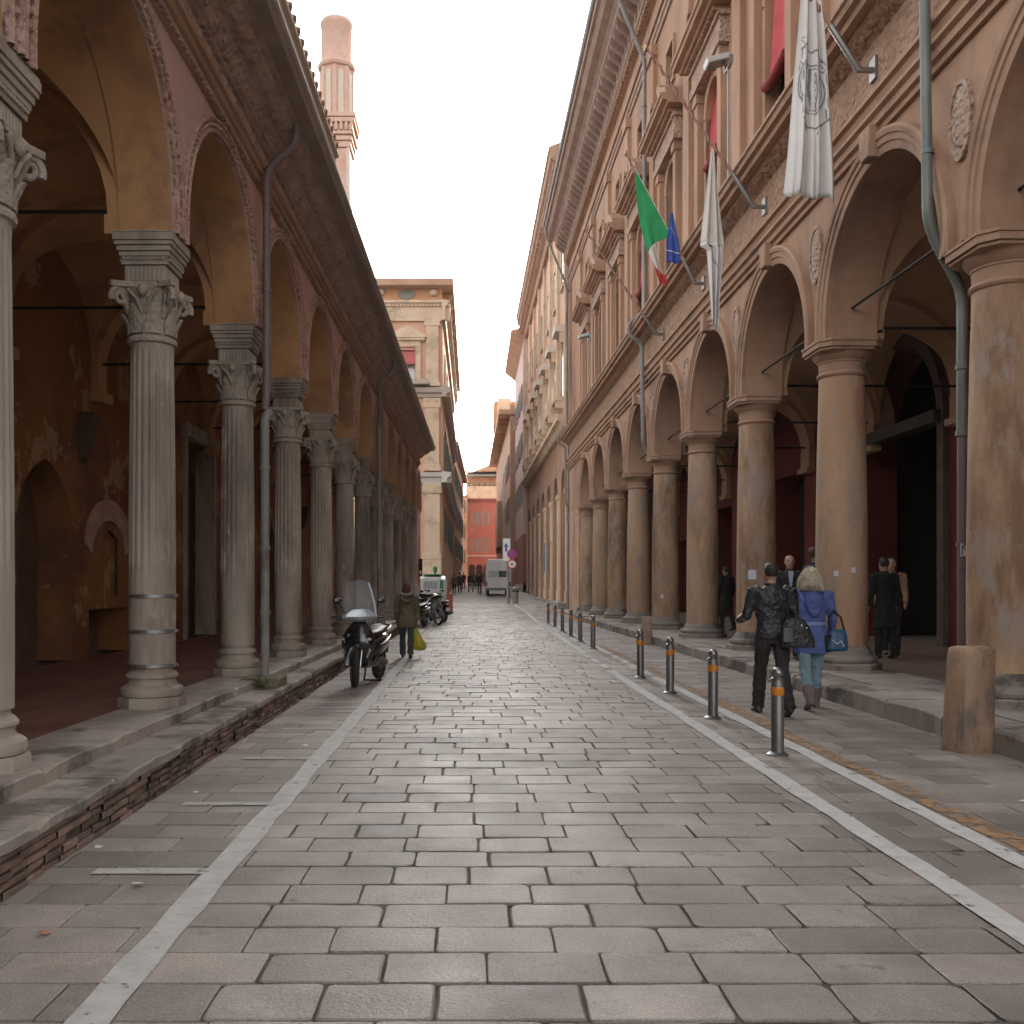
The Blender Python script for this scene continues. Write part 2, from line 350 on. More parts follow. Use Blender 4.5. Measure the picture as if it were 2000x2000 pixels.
for k in range(22):
    yy = 2.6+k*.62; 
    if random.random() < .8: line('worn_patch', [(2.74+random.uniform(-.02,.02),yy),(2.75,yy+.2)], random.uniform(.12,.22), M_GHOST, z=.006, jag=.03)
for yy in (5.24, 6.85, 8.64, 10.4, 12.2, 13.9):
    mb = MB(); n = 8
    for i in range(n):
        xa = -2.04+(.60)*i/n; xb = -2.04+.60*(i+1)/n; q = .004
        mb.add([(xa,yy-.05+random.uniform(-q,q),.0062),(xb,yy-.05,.0062),(xb,yy+.05,.0062),(xa,yy+.05+random.uniform(-q,q),.0062)], [(0,1,2,3)])
    mb.build('parking_tick', M_TICK, street)
# litter and leaves on the stones
for k, (x, yy, c) in enumerate(((-1.72,5.0,'w'),(-2.05,7.2,'w'),(-1.9,4.3,'r'),(-2.2,5.7,'w'),(3.9,6.9,'w'),(2.78,5.6,'d'),(-1.6,9.3,'w'))):
    mb = MB(); pts = [(x+random.uniform(.015,.04)*cos(t), yy+random.uniform(.012,.035)*sin(t), .008+random.uniform(0,.012)) for t in [i*2*pi/7 for i in range(7)]]
    mb.add(pts+[(x, yy, .02)], [(i, (i+1) % 7, 7) for i in range(7)])
    o = mb.build('litter_scrap', {'w': M_WHITE, 'r': mat('leaf_orange', (.45,.18,.1)), 'd': M_IRON}[c])
    tag(o, ['white paper scrap beside the left white line near the first parking tick','white scrap on the paving between two parking ticks','tiny orange scrap lying on the paving by the brick kerb','white scrap close under the brick kerb','white paper scrap on the paving beyond the orange line','dark twig-like scrap lying between the two white lines','tiny white scrap by the third parking tick'][k], 'litter', 'litter on the paving')
# ------------------------------------------------------------------ kerb wall of old brick with stone coping (left)
kerb = thing('kerb_wall', 'low old brick kerb wall with worn stone coping along the left arcade', 'kerb wall', (0,0,0))
mb = MB(); mb.box(-2.62, -2.325, 1.5, 31, -.03, .235); core = mb.build('wall_core', M_MORT, kerb)
y = 1.6; nb = 0; restb = MB(); restb.tint = True; zc = [-.005, .044, .093, .142, .191]
bl = []
for ci, z0 in enumerate(zc):
    y = 1.5+random.uniform(0, .2)
    while y < 30.8:
        L = random.uniform(.17, .27); bl.append((y, z0, L)); y += L+.012
bl.sort(key=lambda b: (b[0] < 3.3, b[0]))
for k, (y, z0, L) in enumerate(bl):
    if random.random() < .05: continue
    h = .041+random.uniform(-.006, .003); p = random.uniform(-.012, .014); sk = random.uniform(-.008, .008)
    tgt = restb
    if nb < 300 and y >= 3.3: tgt = MB(); tgt.tint = True
    x1 = -2.30+p; a = y; b = y+L; c = .006
    tgt.add([(-2.34,a,z0),(-2.34,b,z0+sk),(x1-c,a,z0),(x1,a+c,z0+c),(x1,b-c,z0+c+sk),(x1-c,b,z0+sk),
             (-2.34,a,z0+h),(-2.34,b,z0+h+sk),(x1-c,a,z0+h),(x1,a+c,z0+h-c),(x1,b-c,z0+h-c+sk),(x1-c,b,z0+h+sk)],
            [(6,7,11,10,9,8),(0,2,3,4,5,1),(2,8,9,3),(3,9,10,4),(4,10,11,5)], min(1, max(0, random.gauss(.45, .3))))
    if tgt is not restb: obj('brick', tgt.mesh('brick'), M_BRICK, core); nb += 1
o = obj('bricks', restb.mesh('bricks'), M_BRICK, core); o['kind'] = 'stuff'
def slab(parent, name, x0, x1, y0, y1, z0, z1, m, r=.012, rough=.008, tint=.5):
    """worn stone block: irregular front arris"""
    mb = MB(); mb.tint = True; n = 7; R = []
    for i in range(n+1):
        yy = y0+(y1-y0)*i/n; j = random.uniform(-rough, rough); k = random.uniform(-rough, rough)*.6
        e = .6*r if 0 < i < n else 1.6*r
        yq = yy+(.004 if i == 0 else -.004 if i == n else 0)
        R.append([(x0,yq,z0),(x1+j,yq,z0),(x1+j*.8,yq,z1-e*1.3+k),(x1-e*1.2+j,yq,z1+k*.4),(x0,yq,z1)])
    mb.rings(R); mb.t = [tint]*len(mb.f)
    return mb.build(name, m, parent)
y = 1.5
while y < 31:
    L = random.uniform(.9, 1.7); slab(kerb, 'coping_stone', -2.80, -2.275+random.uniform(-.015,.015), y, y+L, .237, .302+random.uniform(-.004,.004), M_KERB, .016, .014, random.random()); y += L
# ------------------------------------------------------------------ left arcade
AL = -.01105
por = thing('arcade_building', 'pink plastered arcade with fluted stone columns and terracotta cornice', 'arcade', (0,0,0), AL)
LS, LY0, NL = 3.18, 5.97, 12
LCOL = [LY0+LS*k for k in range(-10, NL)]         # the arcade goes on behind the camera
YEND = 41.6
# floor, border slabs
mb = MB(); mb.tint = True
mb.box(-6.25, -3.35, LCOL[0], YEND, .30, .392)
mb.build('floor_bed', M_TFLOOR, por)
for i in range(11):
    for k in range(24):
        y0 = 4.2+k*.62; x1 = -3.36-i*.262
        mb = MB(); mb.tint = True; q = .003
        if k % 2 == i % 2 or True:
            mb.add([(x1-.262+q,y0+q,.392),(x1-q,y0+q,.392),(x1-q,y0+.62-q,.392),(x1-.262+q,y0+.62-q,.392),(x1-.262+q,y0+q,.40),(x1-q,y0+q,.40),(x1-q,y0+.62-q,.40),(x1-.262+q,y0+.62-q,.40)],
                   [(4,5,6,7),(0,1,5,4),(1,2,6,5),(2,3,7,6),(3,0,4,7)], random.random())
        obj('floor_tile', mb.mesh('floor_tile'), M_TFLOOR, por)
y = 1.0
while y < YEND-.5:
    L = random.uniform(1.1, 1.9); e = min(y+L, YEND)
    slab(por, 'step_slab', -3.35, -2.74+random.uniform(-.012,.012), y, e, .20, .402, M_KERB, .014, .010, random.random()); y = e
# column
def left_column():
    mb = MB(); n = 80; R = []
    for z, r in [(.78,.212),(1.2,.2135),(1.66,.2135),(1.74,.2135),(2.2,.212),(2.8,.207),(3.3,.201),(3.66,.196),(3.72,.196),(3.80,.197)]:
        fl = .016 if 1.7 < z < 3.69 else 0.0
        R.append([((r-fl*(1 if i % 4 in (1,2) else 0))*cos(2*pi*i/n), (r-fl*(1 if i % 4 in (1,2) else 0))*sin(2*pi*i/n), z) for i in range(n)])
    mb.rings(R); col = mb.build('column', M_COLL, por, 28)
    mb = MB(); o8 = pi/8
    mb.lathe([(.355,.40),(.355,.475),(.345,.50)], 8, ang=o8)
    mb.lathe([(.30,.495),(.325,.51),(.335,.545),(.325,.58),(.295,.60),(.265,.61),(.25,.64),(.255,.665),(.275,.68),(.275,.70),(.25,.725),(.225,.74),(.215,.785)], 32)
    mb.v = [(x*.87, y*.87, z) for x, y, z in mb.v]; mb.build('base', M_COLL, col, 35)
    # capital: collar, leafy bell, corner volutes, fluted block, stepped impost
    mb = MB()
    mb.lathe([(.20,3.79),(.225,3.80),(.232,3.825),(.222,3.85),(.205,3.86)], 32)
    mb.lathe([(.205,3.86),(.215,3.93),(.225,4.02),(.235,4.12),(.262,4.22),(.29,4.29)], 24)
    for k in range(8):                       # leaves
        a = k*pi/4+pi/8; hgt = .26 if k % 2 else .2
        ca, sa = cos(a), sin(a); R = []
        for t, wd, out in [(0,.075,.215),(.4,.085,.235),(.75,.06,.268),(.95,.03,.292),(1.0,.012,.285)]:
            z = 3.87+hgt*t; pts = []
            for u in (-1,-.4,0,.4,1):
                ox = wd*u; oo = out+.014*(1-u*u); pts.append((ca*oo-sa*ox, sa*oo+ca*ox, z))
            for u in (.8,0,-.8): pts.append((ca*(out-.03)-sa*wd*u, sa*(out-.03)+ca*wd*u, z))
            R.append(pts)
        mb.rings(R)
    for k in range(4):                       # volutes at the four corners
        a = k*pi/2+pi/4; ca, sa = cos(a), sin(a); pts = []; rr = []
        for i in range(26):
            t = i/25; th = -pi*.15+t*3.4*pi; rad = .085*(1-t)+.012
            u = .335+rad*cos(th)*1.0; z = 4.205+rad*sin(th)
            pts.append((ca*u, sa*u, z)); rr.append(.030-.012*t)
        mb.tube(pts, rr, 8)
        mb.tube([(ca*.23, sa*.23, 4.02), (ca*.275, sa*.275, 4.15), (ca*.32, sa*.32, 4.27), (ca*.38, sa*.38, 4.29)], [.02,.03,.035,.03], 8)
        b = k*pi/2; cb, sb = cos(b), sin(b)
        mb.ell((cb*.29, sb*.29, 4.25), .045, .045, .06, 10, 6)
        for sgn in (-1,1):
            mb.tube([(cb*.24-sgn*sb*.02, sb*.24+sgn*cb*.02, 4.06), (cb*.265-sgn*sb*.07, sb*.265+sgn*cb*.07, 4.18), (cb*.285-sgn*sb*.15, sb*.285+sgn*cb*.15, 4.26)], [.014,.018,.016], 6)
    ab = []                                  # concave abacus over the volutes
    for k in range(4):
        a = k*pi/2
        for t in (-.82, -.5, 0, .5, .82):
            r0 = .31-.045*(1-t*t); x, y2 = r0+ (0.03 if abs(t) > .7 else 0), t*.36
            ab.append((cos(a)*x-sin(a)*y2, sin(a)*x+cos(a)*y2))
    mb.prism(ab, 'z', 4.285, 4.335)
    mb.v = [(x*.93, y*.93, z) if z > 3.87 else (x, y, z) for x, y, z in mb.v]; cap = mb.build('capital', M_CARVE, col, 40)
    mb = MB()
    mb.box(-.265,.265,-.265,.265,4.335,4.50)
    for k in range(4):
        for i in range(9):
            t = -.225+i*.056; a = k*pi/2
            c = [(.265,t-.017),(.278,t-.013),(.278,t+.013),(.265,t+.017)]
            mb.prism([(cos(a)*p-sin(a)*q, sin(a)*p+cos(a)*q) for p, q in c], 'z', 4.355, 4.475)
    for r, z0, z1 in [(.285,4.50,4.525),(.30,4.535,4.565),(.322,4.575,4.615),(.345,4.62,4.665),(.37,4.67,4.705),(.385,4.71,4.775),(.375,4.78,4.80)]: mb.box(-r,r,-r,r,z0,z1)
    mb.box(-.30,.30,-.30,.30,4.5,4.795)
    for k in range(4):
        for i in range(11):
            t = -.25+i*.05; a = k*pi/2; mb.prism([(cos(a)*p-sin(a)*q, sin(a)*p+cos(a)*q) for p, q in [(.30,t-.015),(.333,t-.015),(.333,t+.015),(.30,t+.015)]], 'z', 4.536, 4.562)
    mb.v = [(x*.72, y*.72, z) for x, y, z in mb.v]; mb.build('impost', M_COLL, col, None, .004)
    return col
LX = -3.13
proto = left_column(); proto.location = (LX, LCOL[0], 0); cols = [proto]
for yy in LCOL[1:]: c = proto.copy(); COL.objects.link(c); c.parent = por; c.location = (LX, yy, 0); cols.append(c)
for c in cols[1:]:
    for ch in proto.children: d = ch.copy(); COL.objects.link(d); d.parent = c
for z in (1.44, 1.11, .79):                   # iron straps round the repaired column
    mb = MB(); mb.lathe([(.214,z-.018),(.224,z-.016),(.224,z+.016),(.214,z+.018)], 40)
    mb.box(.20,.245,-.02,.02,z-.012,z+.012); mb.box(-.02,.02,-.245,-.20,z-.014,z+.014)
    mb.build('iron_strap', M_STEEL, cols[11], 40)
# arcade wall with its arches
R_L, ZS_L, ZT_L, XF, XB = 1.42, 4.98, 6.62, -2.87, -3.39
f = lambda u, v, d: (XF-d, u, v)
ops = [dict(u0=a+LS/2-R_L, u1=a+LS/2+R_L, vb=4.80, vs=ZS_L, k='round') for a in LCOL]
mb = MB(); wall(mb, f, LCOL[0]-.3, YEND, 4.80, ZT_L, ops, .52, 24, back=True); mb.build('arcade_wall', M_PINK, por)
mb = MB(); mb.box(-3.40, -2.86, LCOL[-1]+LS-.17, YEND+.02, .40, 4.80); mb.build('end_pier', M_PINK, por, None, .01)
prof = [(0,-.02),(0,.035),(.022,.05),(.045,.035),(.05,.02),(.12,.02),(.125,.045),(.15,.055),(.165,.04),(.168,-.02)]
mb = MB(); mb.arc(prof, R_L, ZS_L, LS/2, XF, 1, 40)
for sgn in (-1, 1):
    n = len(prof); vs = [(XF+p, LS/2+sgn*(R_L+d), ZS_L) for d, p in prof]+[(XF+p, LS/2+sgn*(R_L+d), 4.80) for d, p in prof]
    mb.add(vs, [(i, i+1, n+i+1, n+i) for i in range(n-1)])
for i in range(46):                            # bead course on the arch band
    t = pi*(i+.5)/46; mb.ell((XF+.03, LS/2+(R_L+.085)*cos(t), ZS_L+(R_L+.085)*sin(t)), .022, .026, .026, 8, 5)
arv = mb.build('archivolt', M_TERRA, por, 40); arv.location = (0, LCOL[0], 0)
for a in LCOL[1:]: c = arv.copy(); COL.objects.link(c); c.parent = por; c.location = (0, a, 0)
# soffit lining of the arches + vaults behind
mb = MB(); n = 32; xs = (XF-.02, XB+.005); vs = [(x, LS/2-R_L+.006, 4.80) for x in xs]
for k in range(n+1): t = pi*k/n; vs += [(x, LS/2-(R_L-.006)*cos(t), ZS_L+(R_L-.006)*sin(t)) for x in xs]
vs += [(x, LS/2+R_L-.006, 4.80) for x in xs]; mb.add(vs, [(2*i,2*i+1,2*i+3,2*i+2) for i in range(n+2)])
so_ = mb.build('arch_soffit', M_SOFF, por, 30); so_.location = (0, LCOL[0], 0)
for a in LCOL[1:]: c = so_.copy(); COL.objects.link(c); c.parent = por; c.location = (0, a, 0)
def groin(name, x0, x1, ry, zs, m, parent, y, n=26, e=.0):
    mb = MB(); a = abs(x1-x0)/2; xc = (x0+x1)/2; vs = []; fs = []
    for i in range(n+1):
        for k in range(n+1):
            u = -cos(pi*i/n); v = -cos(pi*k/n); t = min(abs(u), abs(v)); vs.append((xc+u*a, v*ry, zs+max(a, ry)*sqrt(max(0, 1-t*t))*.985))
    for i in range(n):
        for k in range(n):
            q = i*(n+1)+k
            fs += [(q, q+1, q+n+2), (q, q+n+2, q+n+1)] if (i-n/2+.5)*(k-n/2+.5) > 0 else [(q, q+1, q+n+1), (q+1, q+n+2, q+n+1)]
    mb.add(vs, fs); return mb.build(name, m, parent, 30, loc=(0, y, 0))
vp = groin('vault', -6.22, -3.38, R_L+.02, ZS_L, M_SOFF, por, LCOL[0]+LS/2)
for a in LCOL[1:]: c = vp.copy(); COL.objects.link(c); c.parent = por; c.location = (0, a+LS/2, 0)
mb = MB(); n = 20; xc = -4.80; ra = 1.41; vs = []; fs = []     # transverse arch
for k in range(n+1):
    t = pi*k/n
    for rr in (ra-.10, ra+.3):
        for yy in (-.17, .17): vs.append((xc+rr*cos(t), yy, ZS_L+rr*sin(t)))
for k in range(n):
    b = k*4; fs += [(b,b+1,b+5,b+4),(b+1,b+3,b+7,b+5),(b,b+4,b+6,b+2)]
mb.add(vs, fs); mb.box(-3.52,-3.38,-.17,.17,4.80,ZS_L); mb.box(-6.24,-6.10,-.17,.17,4.6,ZS_L); mb.box(-6.24,-6.02,-.22,.22,4.45,4.6)
ta = mb.build('transverse_arch', M_SOFF, por, 40); ta.location = (0, LCOL[0], 0)
for a in LCOL[1:]+[LCOL[-1]+LS]: c = ta.copy(); COL.objects.link(c); c.parent = por; c.location = (0, a, 0)
mb = MB(); mb.tube([(-3.38,0,5.07),(-6.22,0,5.07)], .018, 8); tr = mb.build('tie_rod', M_IRON, por, 40); tr.location = (0, LCOL[0], 0)
for a in LCOL[1:]: c = tr.copy(); COL.objects.link(c); c.parent = por; c.location = (0, a, 0)
# back wall with pointed tomb niches, a chest niche and a tall portal
f = lambda u, v, d: (-6.22-d, u, v)
ops = []; 
for c, wd, k, zs in [(7.6,1.7,'point',2.3),(10.6,1.7,'point',2.3),(13.75,1.75,'point',2.35),(21.2,2.0,'flat',4.6),(25.2,1.7,'point',2.3),(28.4,1.7,'point',2.3),(31.5,1.7,'point',2.3),(37.8,1.8,'flat',3.4)]:
    ops.append(dict(u0=c-wd/2, u1=c+wd/2, vb=.40, vs=zs, k=k))
ops.append(dict(u0=15.25, u1=16.95, vb=.40, vs=1.15))
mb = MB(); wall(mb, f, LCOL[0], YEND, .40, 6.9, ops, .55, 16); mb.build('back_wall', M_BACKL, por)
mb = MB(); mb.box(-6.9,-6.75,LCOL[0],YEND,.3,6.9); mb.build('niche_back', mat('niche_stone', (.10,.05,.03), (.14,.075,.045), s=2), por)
mb = MB(); mb.box(-6.74,-6.62,20.25,22.15,.4,4.0); mb.build('portal_door', M_DOOR, por)
mb = MB(); mb.box(-6.60,-6.16,20.05,20.22,.4,4.75); mb.box(-6.60,-6.16,22.18,22.35,.4,4.75); mb.box(-6.60,-6.10,19.95,22.45,4.62,4.9); mb.build('portal_frame', M_COLL, por, None, .01)
mb = MB(); mb.prism([(15.2+.85+1.0*cos(t), 2.2+.75*sin(t)) for t in [pi*i/12 for i in range(13)]]+[(15.2+.85+.72*cos(t), 2.05+.55*sin(t)) for t in [pi*i/12 for i in range(12, -1, -1)]], 'x', -6.215, -6.19); mb.build('arched_panel', M_TERRA, por)
mb = MB(); mb.tube([(-6.18,16.3,1.35),(-6.18,16.3,2.3)], .02, 6); mb.tube([(-6.18,16.3,2.3),(-6.18,16.0,2.42)], .02, 6); mb.build('wall_conduit', M_IRON, por)
for yy in (14.95, 18.2, 24.0, 27.0, 33.2):      # carved wall brackets
    mb = MB(); mb.prism([(-6.22,4.2),(-5.98,4.2),(-5.98,4.05),(-6.03,3.95),(-6.04,3.75),(-6.10,3.65),(-6.12,3.5),(-6.22,3.42)], 'y', yy-.13, yy+.13); mb.build('wall_bracket', mat('dark_bracket', (.10,.06,.04)), por, None, .015)
# cornice: mouldings, coved terracotta frieze, gutter, tiles
cy0, cy1 = LCOL[0]-.3, YEND+.25
mb = MB(); mb.prism([(-2.88,6.56),(-2.83,6.57),(-2.83,6.60),(-2.80,6.61),(-2.80,6.65),(-2.76,6.66),(-2.74,6.70),(-2.70,6.71),(-2.70,6.755),(-2.88,6.755)], 'y', cy0, cy1); mb.build('string_moulding', M_STUCD, por)
mb = MB()
for k in range(int((cy1-4)/.11)): y0 = 4+k*.11; mb.box(-2.835,-2.79,y0,y0+.06,6.575,6.612)
o = mb.build('dentils', M_TERRA, por); o['kind'] = 'stuff'
mb = MB(); mb.prism([(-2.9,6.755),(-2.765,6.757),(-2.755,6.80),(-2.755,6.95),(-2.70,6.965),(-2.70,6.99),(-2.66,7.0),(-2.60,7.06),(-2.55,7.09),(-2.55,7.115),(-2.46,7.13),(-2.38,7.18),(-2.36,7.215),(-2.30,7.225),(-2.30,7.275),(-2.9,7.275)], 'y', cy0, cy1); mb.build('terracotta_frieze', M_FRIEZE, por)
mb = MB()                                       # upright leaf ornaments in the frieze
for k in range(120):
    y0 = 4.0+k*.313
    if y0 > cy1-.2: break
    mb.ell((-2.752, y0+.08, 6.875), .02, .055, .065, 8, 6); mb.ell((-2.752, y0+.22, 6.86), .014, .03, .05, 6, 5); mb.ell((-2.62, y0+.15, 7.045), .02, .05, .03, 8, 5)
o = mb.build('frieze_leaves', M_FRIEZE, por, 40); o['kind'] = 'stuff'
mb = MB(); mb.prism([(-2.9,7.28),(-2.14,7.28),(-2.12,7.30),(-2.12,7.36),(-2.9,7.36)], 'y', cy0, cy1); mb.build('eave_board', mat('eave_dark', (.32,.235,.19), (.40,.30,.25), s=2), por)
mb = MB(); mb.tube([(-2.13, yy, 7.40) for yy in (cy0, 20, cy1)], .065, 12); mb.build('gutter', mat('gutter_metal', (.34,.29,.255), (.42,.36,.32), s=3, rough=.6, metal=0), por, 40)
mb = MB(); mb.prism([(-2.15,7.40),(-6.9,9.0),(-6.9,8.85),(-2.15,7.36)], 'y', cy0, cy1-.05); mb.build('roof', M_ROOF, por)
mb = MB(); mb.prism([(-2.20,7.42),(-2.14,7.47),(-2.15,7.72),(-2.10,7.74),(-2.11,7.80),(-2.5,7.96),(-2.5,7.42)], 'y', cy0, 14.1); mb.build('raised_eave', mat('lime_plaster', (.50,.40,.31), (.58,.48,.38), s=2), por, None, .01)
mb = MB()
for k in range(60):
    y0 = -.3+k*.24; mb.tube([(-2.12,y0+.12,7.84),(-3.4,y0+.12,8.27)], .075, 8)
o = mb.build('eave_tiles', M_ROOF, por, 40); o['kind'] = 'stuff'
# down pipes
def pipe(parent, name, pts, r, m, bands=()):
    P = [Vector(p) for p in pts]; Q = []
    for i, p in enumerate(P):                 # rounded bends
        if 0 < i < len(P)-1:
            a = (P[i-1]-p); b = (P[i+1]-p); d = min(.16, a.length*.4, b.length*.4); a = p+a.normalized()*d; b = p+b.normalized()*d
            Q += [a, (a+b)/4+p*.5, b]
        else: Q.append(p)
    mb = MB(); mb.tube(Q, r, 14); o = mb.build(name, m, parent, 50)
    for bp in bands:
        mb = MB(); mb.lathe([(r*1.0,bp[2]-.03),(r*1.22,bp[2]-.028),(r*1.22,bp[2]+.028),(r*1.0,bp[2]+.03)], 14, bp[0], bp[1]); mb.build('pipe_collar', m, o, 50)
    return o
pipe(por, 'down_pipe', [(-2.32,12.0,7.3),(-2.32,12.0,6.98),(-2.70,12.06,6.72),(-2.70,12.06,3.9),(-2.72,12.06,3.72)], .048, M_PIPEP, [(-2.70,12.06,6.3),(-2.70,12.06,5.2)])
pipe(por, 'down_pipe', [(-2.66,12.06,3.72),(-2.72,12.06,3.6),(-2.72,12.06,.41)], .056, M_PIPEG, [(-2.72,12.06,2.0),(-2.72,12.06,1.2),(-2.72,12.06,3.0)])
pipe(por, 'down_pipe', [(-2.30,24.9,7.3),(-2.30,24.9,7.0),(-2.68,24.9,6.72),(-2.68,24.9,.41)], .055, M_PIPEG, [(-2.68,24.9,3.0)])
# weed growing at the broken step
wd = thing('weed', 'small green weed growing in the broken step beside the grey pipe', 'weed', (-2.52,11.55,.302))
M_WEED = mat('weed_green', (.06,.10,.03), (.12,.17,.06), s=20, rough=.6); mb = MB()
for k in range(70):
    a = random.uniform(0, 2*pi); r = random.uniform(0, .09); h = random.uniform(.02, .17)*(1-r*4); L = random.uniform(.03,.06); c = (r*cos(a), r*sin(a)*1.6, max(.01, h)); b = a+random.uniform(-1,1)
    mb.add([c,(c[0]+L*.5*cos(b)-L*.25*sin(b),c[1]+L*.5*sin(b)+L*.25*cos(b),c[2]+.012),(c[0]+L*cos(b),c[1]+L*sin(b),c[2]+random.uniform(-.01,.03)),(c[0]+L*.5*cos(b)+L*.25*sin(b),c[1]+L*.5*sin(b)-L*.25*cos(b),c[2]+.012)], [(0,1,2,3)])
mb.build('leaves', M_WEED, wd)
mb = MB()
for k in range(9): a = k*.7; mb.tube([(0,0,0),(.03*cos(a),.05*sin(a),.06),(.07*cos(a),.11*sin(a),.13)], .003, 4)
mb.build('stems', M_WEED, wd)
blk = MB(); blk.tint = True; blk.box(-2.79,-2.33,11.62,12.2,.302,.42); o = blk.build('step_block', mat('mossy_stone', (.13,.105,.06), (.20,.17,.12), s=6, rough=.9, bump=.01, bs=30), kerb, None, .02)
# ------------------------------------------------------------------ right palazzo
AR = .0095
pal = thing('palazzo', 'tan stuccoed palazzo with round columns, pedimented windows and deep cornice', 'building', (0,0,0), AR)
RS, RY0, NR = 4.5, 10.9, 9
RCOL = [RY0+RS*k for k in range(-2, NR)]
REND = 51.9; RX = 6.0; R_R = 1.80; ZS_R = 5.35
mb = MB(); mb.box(5.15, 14.0, RCOL[0], REND, -.05, .205); mb.build('portico_floor', mat('portico_paving', (.20,.165,.14), (.27,.225,.19), s=2, rough=.6, bump=.003, bs=20), pal)
for k in range(22):
    for i in range(5):
        y0 = 8+k*.9; x0 = 6.6+i*.74; mb = MB(); mb.tint = True; mb.box(x0+.003,x0+.737,y0+.003,y0+.897,.205,.212, random.random()); obj('floor_slab', mb.mesh('floor_slab'), mat('portico_slab', (.19,.125,.095), (.25,.17,.13), s=2, rough=.55, tint=.14), pal)
y = 2.0
while y < REND-.4:                                # rough kerb of big worn blocks
    L = random.uniform(.8, 1.6); e = min(y+L, REND); gap = .06 if random.random() < .2 else .0
    slab(pal, 'kerb_stone', 4.86+random.uniform(-.03,.05), 5.42, y, e-gap, -.04, .212+random.uniform(-.015,.012), M_KERB, .02, .02, random.random())
    y = e
# mirror the worn arris of those blocks to the street side
for o in pal.children:
    if o.name.startswith('kerb_stone'):
        for v in o.data.vertices: v.co.x = 4.86+5.42-v.co.x
        o.data.flip_normals()
y = 4.0
while y < REND-.5:
    L = random.uniform(1.2, 2.0); e = min(y+L, REND)
    slab(pal, 'threshold_slab', 5.43, 6.58, y, e, .05, .218, M_KERB, .006, .003, random.random()); y = e
def right_column():
    mb = MB(); pr = [(.392,.58),(.396,.9),(.396,1.6),(.39,2.4),(.378,3.2),(.362,4.0),(.348,4.5),(.342,4.82)]
    mb.lathe(pr, 48); col = mb.build('column', M_COLR, pal, 40)
    mb = MB(); q = .56
    mb.lathe([(.60,.215),(.605,.30),(.585,.325)], 8, ang=pi/8)
    mb.lathe([(.50,.32),(.53,.335),(.545,.38),(.53,.425),(.49,.44),(.455,.455),(.45,.49),(.435,.50),(.43,.53),(.40,.56),(.394,.585)], 40)
    mb.build('base', M_KERB, col, 35)
    mb = MB(); mb.lathe([(.342,4.80),(.365,4.815),(.378,4.845),(.365,4.875),(.342,4.89)], 40)
    mb.lathe([(.342,4.89),(.345,5.02),(.36,5.035),(.36,5.055),(.39,5.08),(.43,5.13),(.455,5.18)], 40)
    for r, z0, z1 in ((.475,5.18,5.215),(.505,5.222,5.30),(.52,5.306,5.345)):
        c = r*.32; P = [(r,-r+c),(r,r-c),(r-c,r),(-r+c,r),(-r,r-c),(-r,-r+c),(-r+c,-r),(r-c,-r)]
        mb.prism(P, 'z', z0, z1)
    mb.lathe([(.44,5.17),(.44,5.34)], 24)
    mb.build('capital', M_STUCD, col, 35)
    return col
rp = right_column(); rp.location = (RX, RCOL[0], 0)
for yy in RCOL[1:]:
    c = rp.copy(); COL.objects.link(c); c.parent = pal; c.location = (RX, yy, 0)
    if abs(yy-RY0) < .01: c.location = (RX+.03, yy-.13, 0)
    for ch in rp.children: d = ch.copy(); COL.objects.link(d); d.parent = c
WF, WB = 5.62, 6.38
f = lambda u, v, d: (WF+d, u, v)
ops = [dict(u0=a+RS/2-R_R, u1=a+RS/2+R_R, vb=5.345, vs=ZS_R+.15, k='round') for a in RCOL[:-1]]
mb = MB(); wall(mb, f, RCOL[0]-.5, REND, 5.345, 8.6, ops, WB-WF, 26, back=True); mb.build('arcade_wall', M_STUC, pal)
mb = MB(); mb.box(5.60, 6.40, RCOL[-1]+.55, REND, .21, 5.345); mb.build('end_pier', M_COLR, pal, None, .02)
prof = [(-.005,-.02),(-.005,.05),(.03,.06),(.10,.06),(.11,.085),(.19,.085),(.20,.11),(.26,.125),(.30,.10),(.305,-.02)]
mb = MB(); mb.arc(prof, R_R, ZS_R+.15, RS/2, WF, -1, 40)
for sgn in (-1, 1):
    n = len(prof); vs = [(WF-p, RS/2+sgn*(R_R+d), ZS_R+.15) for d, p in prof]+[(WF-p, RS/2+sgn*(R_R+d), 5.348) for d, p in prof]
    mb.add(vs, [(i, i+1, n+i+1, n+i) for i in range(n-1)])
av = mb.build('archivolt', M_STUCD, pal, 40); av.location = (0, RCOL[0], 0)
mb = MB(); mb.prism([(RS/2-.13,7.0+.30),(RS/2+.13,7.0+.30),(RS/2+.19,7.72),(RS/2-.19,7.72)], 'x', WF-.2, WF+.05); ks = mb.build('keystone', M_STUCD, av, None, .02)
for a in RCOL[1:-1]:
    c = av.copy(); COL.objects.link(c); c.parent = pal; c.location = (0, a, 0); d = ks.copy(); COL.objects.link(d); d.parent = c
M_CARVR = relief('stucco_relief', (.38,.25,.185), (.48,.33,.25), 15, .05)
mb = MB(); R = []                                # oval spandrel medallions
for r, p in ((1,.0),(1,.05),(.86,.055),(.84,.03),(.5,.06),(.02,.075)): R.append([(WF-p, .24*r*cos(t), 6.78+.46*r*sin(t)) for t in [2*pi*i/24 for i in range(24)]])
mb.rings(R); md = mb.build('medallion', M_CARVR, pal, 40); md.location = (0, RCOL[0], 0)
for a in RCOL[1:-1]: c = md.copy(); COL.objects.link(c); c.parent = pal; c.location = (0, a, 0)
